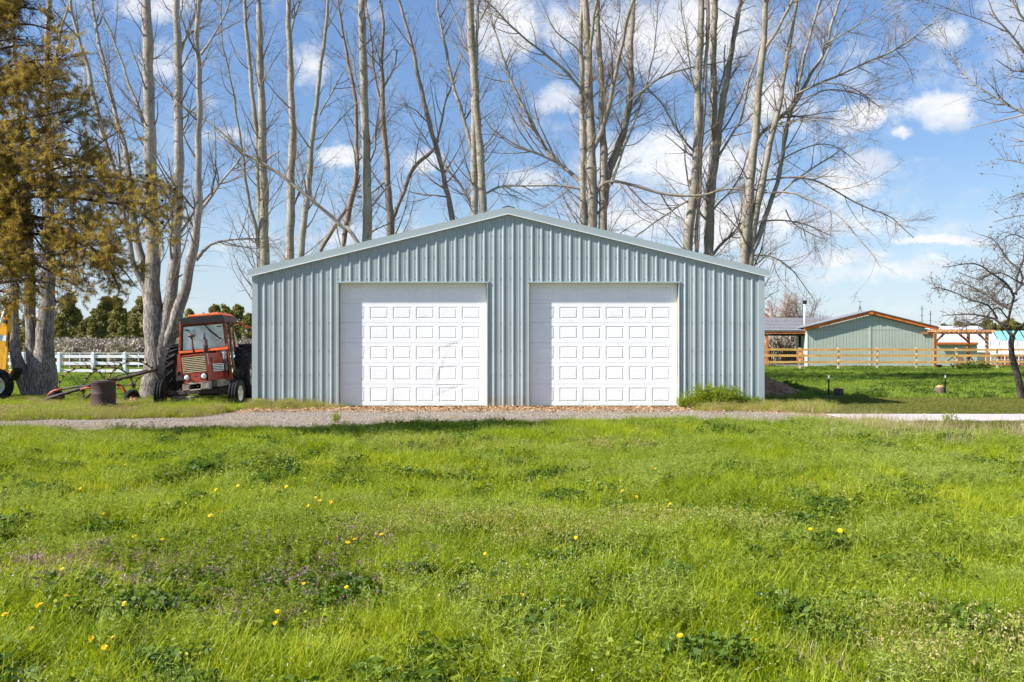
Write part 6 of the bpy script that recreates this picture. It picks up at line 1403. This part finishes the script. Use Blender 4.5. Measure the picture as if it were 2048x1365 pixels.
for (px, py, D, s, lab) in ((1584, 806, 30.5, 1.2, 'dark green weed clump at the right foot of the dirt mound'), (1566, 806, 31.2, 1.5, 'dark weed clump growing behind the dirt mound'), (1600, 803, 30.8, .9, 'smaller dark weed clump trailing right of the dirt mound'), (1925, 738, 58.5, 2.0, 'low round green shrub under the garden chair by the fence'), (1958, 738, 58.5, 2.5, 'larger round green shrub under the pergola posts by the fence')):
    X_ = px2x(px, D); base_ = empty('round_shrub', (X_, D, 0), 0, lab, 'shrub'); P = [leaves(420, .24, .30, .024, 'weed_dark', flat=.9), plumes(30, .2, .3, 'weed_dark', 8, .006)]; o = link('foliage', tri_mesh('foliage', P), base_); tag(o, kind='stuff'); base_.scale = (s*1.2, s, s*(.9 if D < 50 else .75))
for (px, py, s, lab) in ((672, 846, 1.0, 'small upright green weed at the near edge of the gravel before the left door'), (1905, 862, 1.5, 'bushy green weed rising in the meadow in front of the concrete strip')):
    D = EYE*F/(py-HY); base_ = empty('green_weed', (px2x(px, D), D, 0), 0, lab, 'weed'); P = [plumes(14 if s < 2 else 40, .05 if s < 2 else .13, .22, 'weed_mid', 10, .004), leaves(40 if s < 2 else 220, .06 if s < 2 else .16, .2, .018, 'weed_mid', flat=.8)]; o = link('foliage', tri_mesh('foliage', P), base_); tag(o, kind='stuff'); base_.scale = (s, s, s)

# ---- lawns and fields
x, y = region(13000, 6.2, 17, 21.45, 27.6); ok = (x < .56*y+.5) & ((x > 6.3) | (y > 22)); x, y = x[ok], y[ok]; ok = ~((x < 7.3) & (y < 23.4) & (rng.random(len(x)) < .6)); x, y = x[ok], y[ok]; scatter('lawn_grass', np.column_stack([x, y]), pick('lawn', len(x)), .9+.4*rng.random(len(x)))
x, y = region(4500, 7.5, 11.5, 15.8, 19.08); ok = (x < .56*y+.5) & (y > meadow_edge(x)-.2); x, y = x[ok], y[ok]; scatter('lawn_grass', np.column_stack([x, y]), pick('lawn', len(x)), .9+.4*rng.random(len(x)))
def far_field(name, n, x0, x1, y0, y1, pw=.30, pp=.12, hs_=1.0, cond=None):
    y = y0+(y1-y0)*rng.random(n)**1.0; x = x0+(x1-x0)*rng.random(n); ok = (np.abs(x) < .56*y+.6)
    if cond is not None: ok &= cond(x, y)
    x, y = x[ok], y[ok]; N = len(x); q = fnoise(x, y, 1.6, 121); q2 = fnoise(x, y, 3.2, 131); kind = np.full(N, 'far', dtype=object)
    kind[(q > 1-pw-.22) & (rng.random(N) < .75)] = 'farweed'; kind[(q2 > .6) & (rng.random(N) < pp*3)] = 'farpale'; idx = np.zeros(N, int)
    for k in set(kind): m = kind == k; idx[m] = pick(k, m.sum())
    hh = hs_*(.6+.75*q)*(.9+.2*rng.random(N))
    for (cx_, cy_) in ((px2x(1677.5, 29.6), 29.6), (px2x(1881, 31.1), 31.1), (px2x(1657.5, 29.9), 29.9), (px2x(1890, 30.8), 30.8)):
        hh = np.where((np.abs(x-cx_*y/cy_) < .35) & (y < cy_+.1) & (y > cy_-2.2), hh*.28, hh)
    scatter(name, np.column_stack([x, y]), idx, hh)
far_field('field_grass', 15000, 6.0, 36, 27.4, 66, .22, .2, .85, lambda x, y: ~((y > 65.5) & (x > 18) & (x < 30)))
far_field('field_grass', 13000, -30, -5.8, 27.3, 51.3, .10, .05, .62, lambda x, y: (x < -.24*y))
far_field('field_grass', 6000, -42, -8, 56.6, 70, .1, .05, .62, lambda x, y: (x < -.24*y))
# tall grass around the bases of machines and trees
x = np.concatenate([rng.normal(c, s_, n) for c, s_, n in ((-8.05, .75, 160), (-9.2, .35, 70), (-12.4, .5, 80), (-10.5, 1.0, 110), (-9.3, .25, 40))]); y = np.concatenate([rng.normal(c, s_, n) for c, s_, n in ((24.9, .25, 160), (25.1, .3, 70), (27.2, .5, 80), (25.3, .3, 110), (24.4, .3, 40))])
kk = np.where(rng.random(len(x)) < .5, 'seed', np.where(rng.random(len(x)) < .6, 'tall', 'straw')); idx = np.array([rng.choice(G[k]) for k in kk]); scatter('tall_weeds', np.column_stack([x, y]), idx, np.where(kk == 'straw', .55, .8)*(.7+.5*rng.random(len(x))))

# ---- dandelions
def dandelion_head():
    V, Fq = [], []
    for ring, (n, r_, z) in enumerate(((22, .024, .004), (18, .018, .009), (12, .011, .013))):
        for i in range(n):
            a = 6.283*i/n+ring*.2+rng.normal(0, .06); w_ = .0032; k = len(V); c, s = math.cos(a), math.sin(a)
            V += [(c*.002+s*w_, s*.002-c*w_, .004+ring*.002), (c*.002-s*w_, s*.002+c*w_, .004+ring*.002), (c*r_-s*w_*.8, s*r_+c*w_*.8, z+rng.normal(0, .001)), (c*r_+s*w_*.8, s*r_-c*w_*.8, z)]; Fq.append((k, k+1, k+2, k+3))
    return raw_mesh('flower_head', np.array(V), np.array(Fq), 'dandelion')
dh = [dandelion_head() for _ in range(2)]; stm = MB().tube([(0, 0, 0), (.01, .004, .5), (0, 0, 1.0)], [.0028, .0026, .0026], 5).build('stem', 'stem_green'); stmesh = stm.data; bpy.data.objects.remove(stm)
flw = [(161,978),(251,930),(432,980),(476,972),(573,974),(631,996),(616,1012),(662,1005),(421,1032),(446,1025),(207,1029),(269,1073),(325,1080),(696,1086),(710,1080),(125,1139),(154,1158),(82,1208),(75,1212),(133,1193),(248,1208),(10,1230),(608,1168),(693,1175),(555,1224),(550,1247),(64,1258),(183,1278),(226,1276),(210,1296),(607,1290),(763,1070),(1152,1076),(970,1108),(1045,1190),(1245,983),(1273,994),(1310,938),(1604,955),(1340,1009),(1621,1059),(1360,1272),(1510,1282),(1763,827),(1849,828),(1861,833),(1810,841),(2004,831),(1991,838),(2045,863),(5,1183),(640,1002),(1940,834),(1680,1062)]
ORD = ['first', 'second', 'third', 'fourth', 'fifth', 'sixth', 'seventh', 'eighth', 'ninth', 'tenth', 'eleventh', 'twelfth', 'thirteenth', 'fourteenth', 'fifteenth', 'sixteenth', 'seventeenth', 'eighteenth', 'nineteenth', 'twentieth']
DLAB = {}
for y0_, y1_, w_ in ((1225, 1400, 'in the grass nearest the viewer'), (1130, 1225, 'beside the purple weeds'), (1050, 1130, 'in the lower middle meadow'), (990, 1050, 'in the central meadow band'), (900, 990, 'in the upper middle meadow'), (0, 900, 'at the far meadow edge by the concrete')):
    for k, i in enumerate(sorted([j for j in range(len(flw)) if y0_ <= flw[j][1] < y1_], key=lambda j: flw[j][0])): DLAB[i] = 'yellow dandelion, %s from the left of those %s' % (ORD[k], w_)
for i, (px, py) in enumerate(flw):
    near = py > 900; z = (.17+rng.uniform(-.02, .05)) if near else (.30 if py < 845 else .2)
    if px > 1700 and not near: D = 18.4 if px < 1900 else 17.6; z = max(.08, pz(py, D))
    else: D = (EYE-z)*F/(py-HY)
    X_ = px2x(px, D); g0 = float(hgt(np.array([X_]), np.array([D]))[0]); h = max(.05, z-g0)
    s = rng.uniform(.45, .68) if py > 1100 else rng.uniform(.6, .82)
    o = empty('dandelion', (X_, D, g0), rng.uniform(-.5, .5), DLAB[i], 'dandelion', 'dandelions in the meadow')
    st_ = link('stem', stmesh, o); st_.scale = (1, 1, h); hd = link('flower_head', dh[i % 2], o, (0, 0, h)); hd.scale = (s, s, s); hd.rotation_euler = (rng.normal(0, .3)+.35, rng.normal(0, .35), 0)
